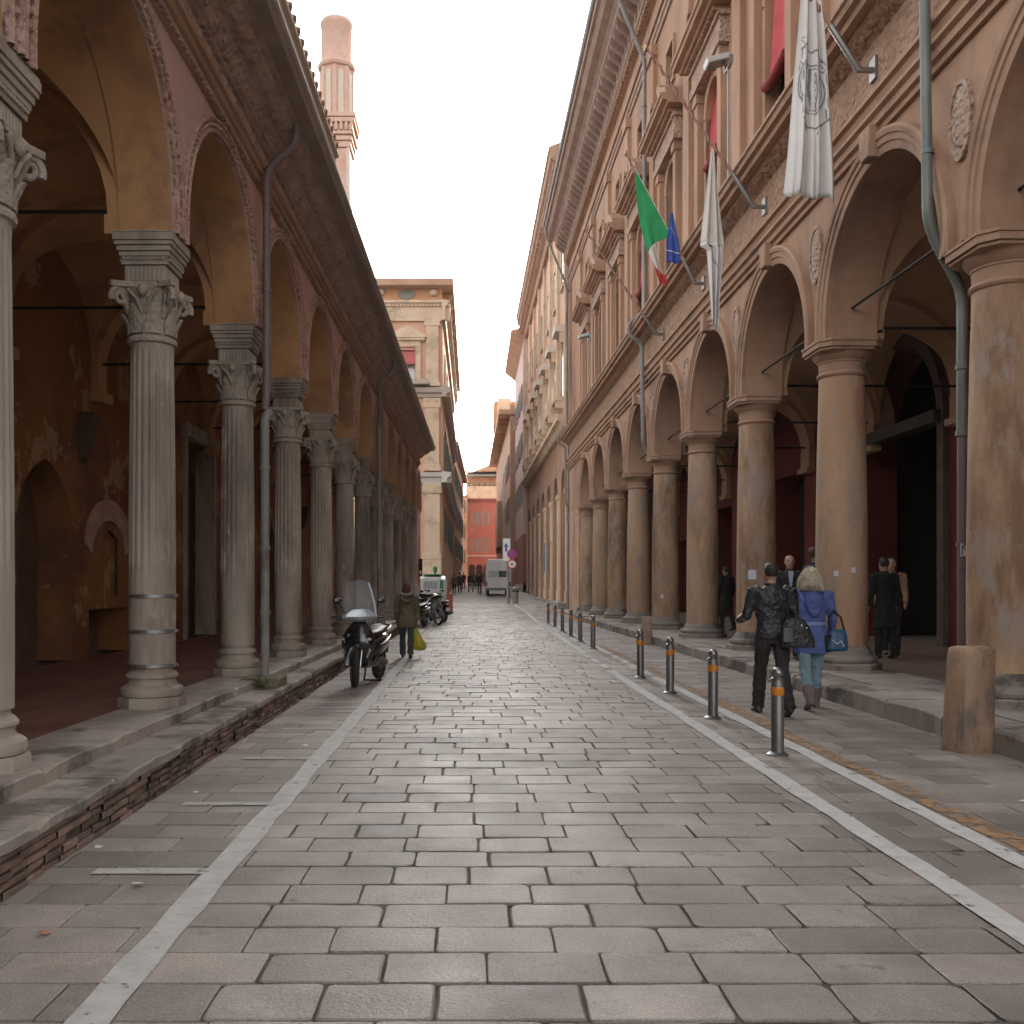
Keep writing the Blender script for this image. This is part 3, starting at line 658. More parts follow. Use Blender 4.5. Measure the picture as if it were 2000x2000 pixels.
# vaults, transverse arches, tie rods
vp = groin('vault', 6.37, 10.32, R_R+.1, ZS_R+.1, M_SOFFR, pal, RCOL[0]+RS/2)
for a in RCOL[1:-1]: c = vp.copy(); COL.objects.link(c); c.parent = pal; c.location = (0, a+RS/2, 0)
mb = MB(); n = 20; xc = 8.345; ra = 1.96; vs = []; fs = []
for k in range(n+1):
    t = pi*k/n
    for rr in (ra-.12, ra+.4):
        for yy in (-.36, .36): vs.append((xc+rr*cos(t), yy, ZS_R+.1+rr*sin(t)))
for k in range(n): b = k*4; fs += [(b,b+1,b+5,b+4),(b+1,b+3,b+7,b+5),(b,b+4,b+6,b+2)]
mb.add(vs, fs); mb.box(6.37,6.52,-.36,.36,5.345,5.5); mb.box(10.16,10.33,-.36,.36,5.0,5.5); mb.box(10.08,10.33,-.42,.42,4.86,5.0)
ta = mb.build('transverse_arch', M_SOFFR, pal, 40); ta.location = (0, RCOL[0], 0)
for a in RCOL[1:]: c = ta.copy(); COL.objects.link(c); c.parent = pal; c.location = (0, a, 0)
mb = MB(); mb.tube([(6.37,0,5.62),(10.32,0,5.62)], .026, 8); tr = mb.build('tie_rod', M_IRON, pal, 40); tr.location = (0, RCOL[0], 0)
mb = MB(); mb.tube([(5.98,.44,5.80),(5.98,RS-.44,5.80)], .020, 8); mb.box(5.95,6.01,.40,.46,5.72,5.88); tl = mb.build('tie_rod', M_IRON, pal, 40); tl.location = (0, RCOL[0], 0)
for a in RCOL[1:-1]:
    for q in (tr, tl): c = q.copy(); COL.objects.link(c); c.parent = pal; c.location = (0, a, 0)
# back wall: red plaster, big dark portal, doors, lattice window
f = lambda u, v, d: (10.33+d, u, v)
ops = [dict(u0=7.0, u1=8.6, vb=.21, vs=3.4), dict(u0=20.9, u1=25.1, vb=.21, vs=5.15, k='round', h=.95), dict(u0=29.4, u1=32.2, vb=.21, vs=5.0),
       dict(u0=37.4, u1=40.2, vb=.21, vs=4.6), dict(u0=45, u1=46.6, vb=.21, vs=3.6)]
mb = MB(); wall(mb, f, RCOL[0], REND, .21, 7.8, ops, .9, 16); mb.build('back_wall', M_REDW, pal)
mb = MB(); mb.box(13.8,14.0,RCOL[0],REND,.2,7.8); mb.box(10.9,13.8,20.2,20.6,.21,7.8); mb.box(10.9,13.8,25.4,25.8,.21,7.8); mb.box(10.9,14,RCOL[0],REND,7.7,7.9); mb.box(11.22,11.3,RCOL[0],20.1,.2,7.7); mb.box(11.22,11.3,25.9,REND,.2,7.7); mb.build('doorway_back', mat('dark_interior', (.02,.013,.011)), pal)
for a, b, h in ((7.05,8.55,3.35),(30.9,32.15,4.9),(37.45,38.7,4.5),(45.05,46.55,3.55)):
    mb = MB(); mb.box(11.12,11.20,a,b,.22,h)
    for i in range(2):
        for k in range(4): mb.box(11.09,11.125,a+.12+i*(b-a)/2,a+(b-a)/2*(i+1)-.1,.4+k*(h-.3)/4,.25+(k+1)*(h-.3)/4)
    mb.build('door_leaf', M_DOOR, pal, None, .01)
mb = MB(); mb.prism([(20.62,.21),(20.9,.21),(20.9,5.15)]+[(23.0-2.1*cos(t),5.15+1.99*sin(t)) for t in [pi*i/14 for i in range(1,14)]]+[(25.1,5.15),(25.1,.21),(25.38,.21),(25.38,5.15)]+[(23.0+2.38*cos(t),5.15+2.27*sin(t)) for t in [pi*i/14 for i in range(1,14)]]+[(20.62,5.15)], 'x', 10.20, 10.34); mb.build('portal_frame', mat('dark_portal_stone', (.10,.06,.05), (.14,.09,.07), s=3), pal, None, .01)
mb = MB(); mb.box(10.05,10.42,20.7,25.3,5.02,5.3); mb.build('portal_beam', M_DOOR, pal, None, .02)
M_LIT = bpy.data.materials.new('lit_amber_glass'); M_LIT.use_nodes = True; b_ = M_LIT.node_tree.nodes['Principled BSDF']; b_.inputs['Base Color'].default_value = (.5,.2,.03,1); b_.inputs['Emission Color'].default_value = (1,.38,.05,1); b_.inputs['Emission Strength'].default_value = .10
for k in range(9):
    mb = MB(); z0 = 2.1+k*.31; mb.box(11.14,11.16,29.95,30.45,z0,z0+.25); mb.build('lit_pane', M_LIT, pal)
mb = MB(); mb.box(11.17,11.19,29.9,30.5,2.0,4.95); mb.build('window_grille', M_IRON, pal)
mb = MB(); mb.box(9.95,10.33,27.0,27.4,4.7,5.4); mb.build('wall_lantern_box', M_DOOR, pal, None, .02)
# entablature over the arcade
cy0, cy1 = RCOL[0]-.5, REND
BEH = len([a for a in RCOL if a < 5])     # bays wholly behind the camera
mb = MB(); mb.prism([(5.63,7.60),(5.56,7.60),(5.56,7.68),(5.50,7.70),(5.50,7.80),(5.44,7.83),(5.44,7.88),(5.60,7.90),(5.60,7.98),(5.54,8.0),(5.52,8.08),(5.46,8.10),(5.46,8.16),(5.63,8.18)], 'y', cy0, cy1); mb.build('architrave', M_STUCD, pal)
mb = MB(); mb.prism([(5.63,8.18),(5.60,8.18),(5.60,8.95),(5.45,9.02),(5.36,9.08),(5.36,9.12),(5.63,9.12)], 'y', cy0, cy1); mb.build('ornate_frieze', relief('ochre_relief', (.34,.20,.128), (.43,.27,.18), 10, .07), pal)
mb = MB(); mb.prism([(5.75,9.12),(5.22,9.12),(5.20,9.20),(5.12,9.22),(5.10,9.30),(5.06,9.32),(5.06,9.37),(5.75,9.42)], 'y', cy0, cy1); mb.build('belt_cornice', M_STUCD, pal)
# upper storey
UW = 5.70
f = lambda u, v, d: (UW+d, u, v)
cen = [a+RS/2 for a in RCOL[:-1]]
ops = [dict(u0=c-.62, u1=c+.62, vb=9.9, vs=12.45, k='round') for c in cen]+[dict(u0=c-.42, u1=c+.42, vb=15.3, vs=16.3) for c in cen]
mb = MB(); wall(mb, f, cy0, REND, 9.40, 18.6, ops, .40, 14); mb.build('upper_wall', M_STUC, pal)
M_PANE = mat('window_glass', (.035,.04,.045), rough=.08, spec=.8)
M_RED = mat('red_awning', (.42,.045,.05), (.50,.07,.07), s=2, rough=.85)
M_REDD = mat('red_fringe', (.20,.012,.016), rough=.9)
def win_unit():
    mb = MB(); mb.box(UW-.03,UW+.10,-.78,-.62,9.9,12.45); mb.box(UW-.03,UW+.10,.62,.78,9.9,12.45); mb.arc([(0,-.1),(0,.03),(.05,.05),(.12,.05),(.16,.0)], .62, 12.45, 0, UW, -1, 20)
    fr = mb.build('window_surround', M_STUCD, pal, 40)
    mb = MB(); mb.box(UW+.30,UW+.33,-.62,.62,9.9,13.07); mb.build('pane', M_PANE, fr)
    mb = MB()
    for t in (-.6,-.02,.56): mb.box(UW+.25,UW+.299,t,t+.05,9.9,12.6)
    for z in (9.9,10.8,11.7,12.45): mb.box(UW+.26,UW+.298,-.6,.6,z,z+.05)
    mb.build('casement', mat('casement_wood', (.10,.075,.06)), fr)
    for sgn in (-1, 1):
        a, b = sorted((sgn*.86, sgn*1.22)); mb = MB(); mb.box(UW-.20,UW+.02,a,b,9.42,9.75); mb.box(UW-.16,UW+.02,a+.03,b-.03,9.75,12.95); mb.box(UW-.2,UW+.02,a,b,12.95,13.2); mb.build('pilaster', M_STUC, fr, None, .012)
    mb = MB(); mb.box(UW-.24,UW+.02,-1.34,1.34,13.2,13.42); mb.box(UW-.20,UW+.02,-1.30,1.30,13.42,13.78); mb.box(UW-.26,UW+.02,-1.38,1.38,13.78,13.88); mb.build('entablature', M_CARVR, fr)
    mb = MB()
    for i in range(17): t = -1.32+i*.16; mb.box(UW-.36,UW,t,t+.09,13.885,13.985)
    mb.build('dentil_row', M_STUCD, fr)
    mb = MB(); mb.prism([(UW+.02,13.99),(UW-.42,13.99),(UW-.46,14.05),(UW-.58,14.07),(UW-.60,14.16),(UW-.64,14.18),(UW-.64,14.24),(UW+.02,14.26)], 'y', -1.62, 1.62); mb.build('window_cornice', M_STUCD, fr)
    mb = MB()
    for sgn in (-1, 1):                          # broken pediment scrolls
        P = [(sgn*1.58,14.25),(sgn*1.55,14.42),(sgn*1.1,14.62),(sgn*.75,14.82),(sgn*.55,14.98),(sgn*.40,14.95),(sgn*.38,14.80),(sgn*.52,14.74),(sgn*.5,14.62),(sgn*.9,14.42),(sgn*1.1,14.25)]
        mb.prism(P, 'x', UW-.5, UW+.02)
    mb.lathe([(.16,14.25),(.16,14.42),(.10,14.46),(.15,14.55),(.19,14.7),(.15,14.85),(.06,14.95),(.08,15.02),(.02,15.1)], 14, UW-.25, 0)
    mb.build('pediment', M_STUCD, fr, None, .015)
    mb = MB(); mb.box(UW-.10,UW+.02,-.85,.85,9.66,9.9); mb.box(UW-.16,UW+.02,-.92,.92,9.82,9.91); mb.build('sill', M_STUCD, fr, None, .01)
    mb = MB(); 
    for a0, a1, b0, b1 in ((-.5,.5,15.18,15.3),(-.5,.5,16.3,16.42),(-.52,-.42,15.3,16.3),(.42,.52,15.3,16.3)): mb.box(UW-.07,UW+.02,a0,a1,b0,b1)
    mb.build('attic_frame', M_STUCD, fr, None, .008)
    mb = MB(); mb.box(UW+.28,UW+.30,-.42,.42,15.3,16.3); mb.build('pane', M_PANE, fr)
    return fr
wu = win_unit(); wu.location = (0, cen[0], 0); wins = [wu]
for c in cen[1:]:
    w_ = wu.copy(); COL.objects.link(w_); w_.parent = pal; w_.location = (0, c, 0); wins.append(w_)
    for ch in wu.children: d = ch.copy(); COL.objects.link(d); d.parent = w_
for k in (BEH+2, BEH+3, BEH+5):                              # red sun blinds half let down in some windows
    c = cen[k]; mb = MB(); n = 10
    zl = {2: 10.9, 3: 11.3, 5: 11.0}[k-BEH]
    for i in range(n):
        a = c-.58+1.16*i/n; b = c-.58+1.16*(i+1)/n; wv = lambda t: .03*sin(t*9)
        mb.add([(UW+.14+wv(a),a,12.95),(UW+.14+wv(b),b,12.95),(UW+.02+wv(b),b,zl),(UW+.02+wv(a),a,zl)], [(0,1,2,3)])
    bl_ = mb.build('sun_blind', M_RED, pal, 60)
    mb = MB(); mb.tube([(UW-.02,c-.6,zl),(UW-.05,c-.3,zl-.10),(UW-.05,c,zl-.13),(UW-.05,c+.3,zl-.10),(UW-.02,c+.6,zl)], .10, 10); mb.build('blind_roll', M_REDD, bl_, 50)
mb = MB(); mb.box(UW-.13,UW+.02,-.30,.30,9.42,17.3); mb.box(UW-.2,UW+.02,-.36,.36,9.42,9.85); mb.box(UW-.2,UW+.02,-.36,.36,17.1,17.45)
pp = mb.build('wall_pilaster', M_STUC, pal, None, .015); pp.location = (0, RCOL[0], 0)
for a in RCOL[1:]+[REND-.3]: c = pp.copy(); COL.objects.link(c); c.parent = pal; c.location = (0, a, 0)
# crowning cornice
mb = MB(); mb.prism([(5.72,17.5),(5.64,17.5),(5.62,17.62),(5.58,17.64),(5.58,17.80),(5.72,17.80)], 'y', cy0, REND); mb.build('carved_strip', M_CARVR, pal)
mb = MB(); mb.prism([(5.72,17.82),(5.52,17.82),(5.50,17.9),(5.60,17.92),(5.60,18.55),(5.50,18.58),(5.44,18.72),(5.44,18.80),(5.72,18.8)], 'y', cy0, REND); mb.build('frieze_band', M_STUC, pal)
mb = MB(); mb.prism([(5.8,18.8),(5.34,18.8),(5.30,18.95),(5.30,19.55),(4.86,19.62),(4.86,19.80),(4.74,19.95),(4.52,20.08),(4.40,20.3),(4.30,20.34),(4.30,20.56),(5.8,20.7)], 'y', cy0, REND); mb.build('crown_cornice', mat('brown_moulding', (.27,.17,.13), (.36,.245,.19), s=1.4, rough=.85, bump=.006, bs=20), pal)
mb = MB(); P = [(5.32,18.98),(4.90,19.30),(4.84,19.42),(4.88,19.60),(5.32,19.60)]; mb.prism(P, 'y', -.11, .11); mb.prism([(5.31,18.9),(5.26,18.94),(5.26,19.1),(5.31,19.1)], 'y', -.13, .13)
mo = mb.build('modillion', mat('brown_moulding', (0,0,0)), pal, None, .02); k = 0; yy = 9.0; mo.location = (0, yy, 0)
while yy < REND-.8: yy += .58; c = mo.copy(); COL.objects.link(c); c.parent = pal; c.location = (0, yy, 0)
mb = MB()
for k in range(int((REND-8)/.24)): y0 = 8+k*.24; mb.box(5.36,5.47,y0,y0+.13,18.60,18.79)
o = mb.build('dentils', M_STUCD, pal); o['kind'] = 'stuff'
mb = MB(); mb.prism([(4.30,20.56),(4.22,20.58),(4.16,20.68),(4.20,20.76),(4.4,20.80),(9.8,22.6),(9.8,22.4),(5.8,20.5)], 'y', cy0, REND+.1); mb.build('roof', mat('eave_metal', (.21,.19,.17), (.28,.25,.225), s=2, rough=.6), pal)
mb = MB(); mb.box(5.76,10.9,cy0,REND,8.62,9.3); mb.box(10.0,10.2,cy0,REND,9.3,20.4); mb.box(5.9,10.2,REND-.2,REND-.02,9.3,20.4); mb.build('inner_walls', M_DOOR, pal)
# down pipes
for yc, m in ((11.32, M_PIPEC), (29.36, M_PIPEG), (51.6, M_PIPEG)):
    x1 = 5.50; pb = 5.86 if yc < 50 else 5.52
    pipe(pal, 'down_pipe', [(4.32,yc,20.50),(4.42,yc,19.9),(4.95,yc,18.6),(5.46,yc,17.4),(5.46,yc,9.8),(4.98,yc,9.42),(4.98,yc,9.06),(5.38,yc,8.85),(5.42,yc,5.85),(5.52,yc+.06,5.62),(pb-.03,yc+.06,5.05),(pb,yc+.06,4.8)], .062, m, [(5.46,yc,16),(5.46,yc,13),(5.42,yc,6.6)])
    pipe(pal, 'down_pipe', [(pb,yc+.06,4.85),(pb,yc+.06,3.3)], .064, m, [(pb,yc+.06,3.32),(pb,yc+.06,4.1)])
    lp = pipe(pal, 'down_pipe', [(pb,yc+.06,3.3),(pb,yc+.06,.20)], .058, M_PIPEP if yc < 20 else m, [(pb,yc+.06,2.02)])
# ------------------------------------------------------------------ far buildings
M_CREAM = mat('cream_stone', (.60,.44,.30), (.68,.52,.37), s=1.0, rough=.85, bump=.004, bs=12, c3=(.46,.34,.23), s3=.7)
M_PINKF = mat('far_pink_plaster', (.58,.31,.20), (.64,.37,.26), s=.7, rough=.88)
M_ORANF = mat('far_orange_plaster', (.55,.27,.13), (.62,.33,.18), s=.7, rough=.88)
M_LILAC = mat('lilac_plaster', (.56,.40,.36), (.62,.47,.42), s=.8, rough=.88)
M_REDF = mat('far_red_plaster', (.34,.10,.08), (.41,.14,.11), s=.8, rough=.88)
M_BROWNF = mat('far_brown_plaster', (.42,.24,.15), (.50,.30,.20), s=.8, rough=.88)
M_SHUT = mat('grey_shutter', (.20,.19,.17), (.25,.24,.21), s=4, rough=.7)
M_SHUTG = mat('green_shutter', (.10,.16,.14), (.14,.20,.18), s=4, rough=.7)
M_SKYG = mat('pale_glass', (.45,.48,.50), rough=.12, spec=.8)
def boxp(parent, name, m, *bs, bevel=0):
    mb = MB()
    for b in bs: mb.box(*b)
    return mb.build(name, m, parent, None, bevel)
def side_win(parent, x, sgn, y, z0, z1, wd, mfr=M_CREAM, msh=None, pane=M_PANE, ped=False):
    """window on a street facade (plane x, outward normal sgn*x)"""
    a, b = sorted((x, x+sgn*.07)); f1, f2 = sorted((x-sgn*.02, x+sgn*.02))
    fr = boxp(parent, 'window', mfr, (a,b,y-wd/2-.14,y-wd/2,z0,z1),(a,b,y+wd/2,y+wd/2+.14,z0,z1),(a,b,y-wd/2-.14,y+wd/2+.14,z1,z1+.16),(min(a,a+sgn*.06),max(b,b+sgn*.06),y-wd/2-.22,y+wd/2+.22,z0-.16,z0))
    boxp(fr, 'pane', pane, (f1,f2,y-wd/2,y+wd/2,z0,z1))
    if msh:
        a, b = sorted((x+sgn*.08, x+sgn*.13)); boxp(fr, 'shutter', msh, (a,b,y-wd/2-.5*wd-.05,y-wd/2-.02,z0,z1)); boxp(fr, 'shutter', msh, (a,b,y+wd/2+.02,y+wd+.05,z0,z1))
    if ped:
        a, b = sorted((x, x+sgn*.55)); boxp(fr, 'hood', mat('white_stone', (.60,.54,.46), (.66,.60,.52), s=2), (a,b,y-wd*.85,y+wd*.85,z1+.35,z1+.75))
        a, b = sorted((x, x+sgn*.3)); boxp(fr, 'console', mfr, (a,b,y-wd*.8,y-wd*.62,z1-.25,z1+.35),(a,b,y+wd*.62,y+wd*.8,z1-.25,z1+.35))
    return fr
# --- right: arcaded palace beyond the first one (52 .. 86 m)
b2 = thing('arcaded_palace', 'pale orange palace with pilastered arches and white window hoods beyond the tan palazzo', 'building', (0,0,0), .0085)
f = lambda u, v, d: (5.55+d, u, v)
Y0, Y1 = 52.3, 86.0; n2 = 7; st = (Y1-Y0)/n2
cs = [Y0+st*(k+.5) for k in range(n2)]
mb = MB(); wall(mb, f, Y0, Y1, .1, 10.2, [dict(u0=c-1.45, u1=c+1.45, vb=g(c)+.12, vs=6.6, k='round') for c in cs], .7, 18, back=True); mb.build('arcade_wall', M_STUC, b2)
for k in range(n2+1): yy = Y0+st*k; boxp(b2, 'pilaster', M_CREAM, (5.44,5.58,max(Y0,yy-.42),min(Y1,yy+.42),.1,6.5),(5.38,5.58,max(Y0,yy-.52),min(Y1,yy+.52),6.5,6.75),(5.40,5.58,max(Y0,yy-.48),min(Y1,yy+.48),.1,1.2), bevel=.02)
boxp(b2, 'back_wall', M_REDW, (9.5,9.7,Y0,Y1,.1,10)); boxp(b2, 'ceiling', M_SOFFR, (6.2,9.6,Y0,Y1,9.0,9.2)); boxp(b2, 'portico_floor', M_KERB, (5.0,9.6,Y0,Y1,-.1,.55))
mb = MB(); mb.prism([(5.56,10.0),(5.3,10.05),(5.15,10.3),(4.95,10.4),(4.95,10.6),(5.6,10.75)], 'y', Y0, Y1); mb.build('belt_cornice', M_CREAM, b2)
wp = [(c, z0, z1) for c in cs for z0, z1 in ((12.0,15.2),(18.3,20.6))]
mb = MB(); wall(mb, f, Y0, Y1, 10.2, 24.2, [dict(u0=c-.6, u1=c+.6, vb=z0, vs=z1) for c, z0, z1 in wp], .3, 4); boxp(b2, 'side_wall', M_STUC, (5.6,13,Y0+.02,Y0+.3,.1,24.0)); mb.build('upper_wall', mat('orange_pink_plaster', (.64,.38,.25), (.70,.45,.32), s=.7, rough=.88), b2)
for k in range(n2+1): yy = Y0+st*k; boxp(b2, 'upper_pilaster', M_CREAM, (5.38,5.58,max(Y0,yy-.32),min(Y1,yy+.32),10.7,23.2))
for c, z0, z1 in wp: side_win(b2, 5.54, -1, c, z0, z1, 1.1, M_CREAM, None, M_PANE if (c*7+z0) % 3 > 1 else M_SKYG, ped=z0 < 15)
for c in cs: boxp(b2, 'balcony', M_CREAM, (4.95,5.55,c-.95,c+.95,11.7,11.9),(4.95,5.03,c-.95,c+.95,11.9,12.7),(5.0,5.5,c-.9,c-.8,11.3,11.7),(5.0,5.5,c+.8,c+.9,11.3,11.7))
mb = MB(); mb.prism([(5.6,23.2),(5.3,23.25),(5.2,23.6),(4.95,23.75),(4.9,24.3),(4.62,24.5),(4.6,24.85),(4.5,24.95),(4.5,25.1),(5.0,25.3),(9.5,26.8),(9.5,24),(5.6,24)], 'y', Y0, Y1); mb.build('crown_cornice', M_STUCD, b2)
for k in range(60): yy = Y0+.25+k*.56; boxp(b2, 'modillion', M_STUCD, (4.75,5.2,yy-.1,yy+.1,23.9,24.4))
# --- right: lilac house
b3 = thing('lilac_house', 'tall narrow lilac house with red base and broad overhanging eave', 'house')
boxp(b3, 'wall', M_LILAC, (4.45,12,86.2,103,6.0,23.6)); boxp(b3, 'red_base', M_REDF, (4.43,12,86.2,103,.6,6.0)); boxp(b3, 'plinth', M_LILAC, (4.36,5,86.2,103,.5,1.6))
mb = MB(); mb.prism([(4.5,23.0),(3.4,23.9),(3.35,24.1),(4.5,24.4),(9,25.4),(9,23)], 'y', 86.3, 103.2); mb.build('eave', M_BROWNF, b3)
for yy in (88.5, 92.5, 96.5, 100.5):
    for z in (9.0, 13.2, 17.6): side_win(b3, 4.45, -1, yy, z, z+1.9, .9, M_LILAC, M_SHUT)
# --- right: orange-brown house with deep eaves
b4 = thing('brown_house', 'brown and orange house with deep wooden eaves beyond the lilac house', 'house')
mb = MB(); mb.prism([(3.95,103.3),(3.6,150),(12,150),(12,103.3)], 'z', .8, 19.4); mb.build('wall', M_BROWNF, b4)
mb = MB(); mb.prism([(3.93,103.32),(3.86,118),(4.1,118),(4.1,103.32)], 'z', 9, 18.2); mb.build('orange_panel', M_ORANF, b4)
mb = MB(); vs = [(2.7,103.2,19.9),(2.6,130,20.3),(2.6,130,20.7),(2.7,103.2,20.3)]; mb.prism([(2.7,103.2),(2.4,150),(6,150),(6,103.2)], 'z', 19.6, 20.1); mb.prism([(3.9,103.2),(3.4,150),(9,150),(9,103.2)], 'z', 20.1, 20.7); mb.build('eave', mat('warm_eave', (.45,.27,.15), (.52,.33,.2), s=1), b4)
for k in range(16): yy = 104+k*2.6; boxp(b4, 'rafter_end', M_BROWNF, (2.75,3.9,yy,yy+.25,19.3,19.59))
boxp(b4, 'bay_storey', M_BROWNF, (3.2,4.2,128,140,6.5,12.5))
for k in range(9): boxp(b4, 'timber_strut', mat('old_timber', (.10,.06,.04)), (3.25,3.9,128+k*1.4,128.2+k*1.4,5.9,6.49))
boxp(b4, 'chimney', M_CREAM, (2.9,4.4,112,114.5,20.7,23.0)); boxp(b4, 'attic_room', M_ORANF, (2.5,6,117,124,20.7,23.6))
for yy in (106, 110, 114, 121):
    for z in (4.2, 8.8, 13.4): side_win(b4, 3.9, -1, yy, z, z+2.0, 1.0, M_BROWNF, M_SHUT)
# --- end of the vista: red house with roof terrace
b5 = thing('red_house', 'red house with grey shutters and planted roof terrace closing the vista', 'house', (0,0,0))
f = lambda u, v, d: (u, 160+d, v)
wc = [(x, z) for x in (-.1, .75, 1.65, 2.6) for z in (6.9, 11.2)]
mb = MB(); wall(mb, f, -1.0, 5.5, .8, 15.2, [dict(u0=x-.27, u1=x+.27, vb=z, vs=z+2.3) for x, z in wc]+[dict(u0=x-.5, u1=x+.5, vb=1.2, vs=4.3, k='round') for x in (-.2, 1.0, 2.2, 3.4)], .3, 10); mb.build('wall', M_REDF, b5)
for x, z in wc: boxp(b5, 'shutter', M_SHUT, (x-.28,x+.28,160.05,160.12,z,z+2.3))
boxp(b5, 'string_course', M_LILAC, (-1.0,5.5,159.85,160.05,6.1,6.35)); boxp(b5, 'arcade_shade', M_DOOR, (-1,5.5,160.6,160.8,.8,6)); boxp(b5, 'eave', mat('dark_red_eave', (.22,.06,.05)), (-1.1,5.6,159.4,161,15.2,15.6))
boxp(b5, 'terrace_wall', M_CREAM, (-1.2,5.6,159.5,160,15.6,17.6)); boxp(b5, 'attic_wall', M_PINKF, (-1.1,5.6,161,162,15.6,20.2)); boxp(b5, 'awning', M_SHUT, (-1.3,5.7,158.9,161.2,19.2,19.5))
mb = MB(); mb.prism([(-1.3,19.6),(0,20.2),(2.4,21.2),(5.7,22.4),(5.7,19.6)], 'y', 161, 168); mb.build('roof', M_ORANF, b5)
M_PLANT = mat('terrace_plant', (.14,.16,.06), (.22,.22,.10), s=3, rough=.8)
for k in range(6):
    mb = MB()
    for q in range(40): x = -.8+k*.9+random.gauss(0,.22); z = 17.6+abs(random.gauss(0,.4)); yy = 159.8+random.gauss(0,.12); s_ = .14; a = random.uniform(0,6); mb.add([(x,yy,z),(x+s_*cos(a),yy+.05,z+s_*sin(a)),(x+s_*cos(a+1.4),yy-.05,z+s_*sin(a+1.4))], [(0,1,2)])
    mb.build('terrace_plant', M_PLANT, b5)
# --- the cream house strip beside the red one
b6 = thing('cream_house', 'narrow cream house with grey shutters beside the red house', 'house')
boxp(b6, 'wall', M_CREAM, (-2.0,-.95,157,168,.8,15.6)); boxp(b6, 'eave', M_BROWNF, (-2.2,-.85,156.6,168,15.6,15.9))
for z in (4.9, 8.8, 13.0): boxp(b6, 'shutter', M_SHUT, (-1.75,-1.2,156.93,157,z,z+2.2))
# --- left: pilastered palace standing across the side square (65 .. 100 m)
b7 = thing('pilastered_palace', 'cream and pink palace with tall corner pilasters and red awning window', 'building')
Y7 = 65.0; X7 = -2.05; G7 = .4
f = lambda u, v, d: (u, Y7+d, v)
mb = MB(); wall(mb, f, -26, X7, G7, 20.4, [dict(u0=-5.0, u1=-3.85, vb=15.1, vs=17.2), dict(u0=-9.0, u1=-7.85, vb=15.1, vs=17.2), dict(u0=-5.0,u1=-3.8,vb=10.0,vs=12.4), dict(u0=-5.4,u1=-3.6,vb=G7+.3,vs=5.2,k='round')], .4, 10)
mb.build('front_wall', M_PINKF, b7)
boxp(b7, 'attic_storey', M_ORANF, (-26,X7,Y7,Y7+.5,20.4,21.3))
mb = MB(); mb.prism([(Y7+.01,G7),(Y7+.01,21.3),(100,21.3),(100,G7)], 'x', X7-.4, X7); mb.build('street_wall', M_PINKF, b7)
for u0, u1 in ((-3.15,-2.3),(-8.0,-7.1),(-12.5,-11.6)):
    boxp(b7, 'pilaster', M_CREAM, (u0,u1,Y7-.22,Y7+.02,14.75,19.0),(u0-.1,u1+.1,Y7-.28,Y7+.02,18.75,19.1),(u0-.1,u1+.1,Y7-.28,Y7+.02,14.75,15.0), bevel=.02)
    boxp(b7, 'pilaster', M_CREAM, (u0-.05,u1+.05,Y7-.25,Y7+.02,9.1,13.95),(u0-.15,u1+.15,Y7-.32,Y7+.02,13.3,13.95),(u0-.15,u1+.15,Y7-.32,Y7+.02,9.1,9.5), bevel=.02)
    boxp(b7, 'pilaster', M_CREAM, (u0-.1,u1+.1,Y7-.3,Y7+.02,G7,8.3),(u0-.2,u1+.2,Y7-.37,Y7+.02,7.6,8.3),(u0-.2,u1+.2,Y7-.4,Y7+.02,3.2,3.6),(u0-.18,u1+.18,Y7-.38,Y7+.02,G7,3.2), bevel=.02)
    mb = MB()
    for sgn in (-1, 1):
        pts = [((u0+u1)/2+sgn*(.30+.13*(1-t)*cos(t*9)), Y7-.33, 13.75+.13*(1-t)*sin(t*9)) for t in [i/14 for i in range(15)]]; mb.tube(pts, .035, 6)
    mb.build('volute', M_CREAM, b7, 40)
def band(name, m, prof, x1=X7+.0):            # moulding running along the front and round the corner
    mb = MB(); mb.prism([(Y7-d, z) for d, z in prof], 'x', -26, x1+max(d for d, z in prof)); mb.prism([(x1+d, z) for d, z in prof], 'y', Y7-max(d for d, z in prof)+.004, 100); mb.build(name, m, b7)
band('crown_cornice', M_CREAM, [(-.02,19.1),(.2,19.1),(.2,20.0),(.35,20.05),(.35,20.2),(.5,20.25),(.5,20.4),(-.02,20.45)])
band('middle_cornice', mat('grey_cornice', (.42,.34,.28), (.48,.40,.33), s=2), [(-.02,14.0),(.25,14.0),(.3,14.2),(.5,14.3),(.55,14.6),(-.02,14.75)])
band('lower_cornice', mat('pale_cornice', (.55,.50,.46), (.60,.55,.5), s=2), [(-.02,8.3),(.3,8.3),(.35,8.6),(.55,8.7),(.6,8.95),(-.02,9.05)])
for k in range(40): boxp(b7, 'dentil', M_BROWNF, (-12+k*.25,-11.88+k*.25,Y7-.36,Y7-.3,20.05,20.2))
boxp(b7, 'eave', M_BROWNF, (-26,X7+.75,Y7-.85,Y7+.3,21.3,21.75),(X7-.3,X7+.75,Y7+.3,100,21.3,21.75))
for k in range(14): boxp(b7, 'eave_bracket', M_BROWNF, (X7,X7+.6,Y7+1+k*2.4,Y7+1.25+k*2.4,20.9,21.29))
mb = MB(); vs = [(-26,Y7-.8,21.76),(X7+.7,Y7-.8,21.76),(X7+.7,100,21.76),(-26,100,21.76),(-8,Y7+7,23.5),(-8,96,23.5)]; mb.add(vs, [(0,1,4),(1,2,5,4),(2,3,5),(0,4,5,3),(0,3,2,1)]); mb.build('roof', M_ROOF, b7)
for u in (-6.2, -3.55+.9, -9.6): 
    mb = MB(); mb.ell((u, Y7-.1, 21.0), .3, .25, .24, 12, 8); mb.build('corbel', M_CREAM, b7, 40)
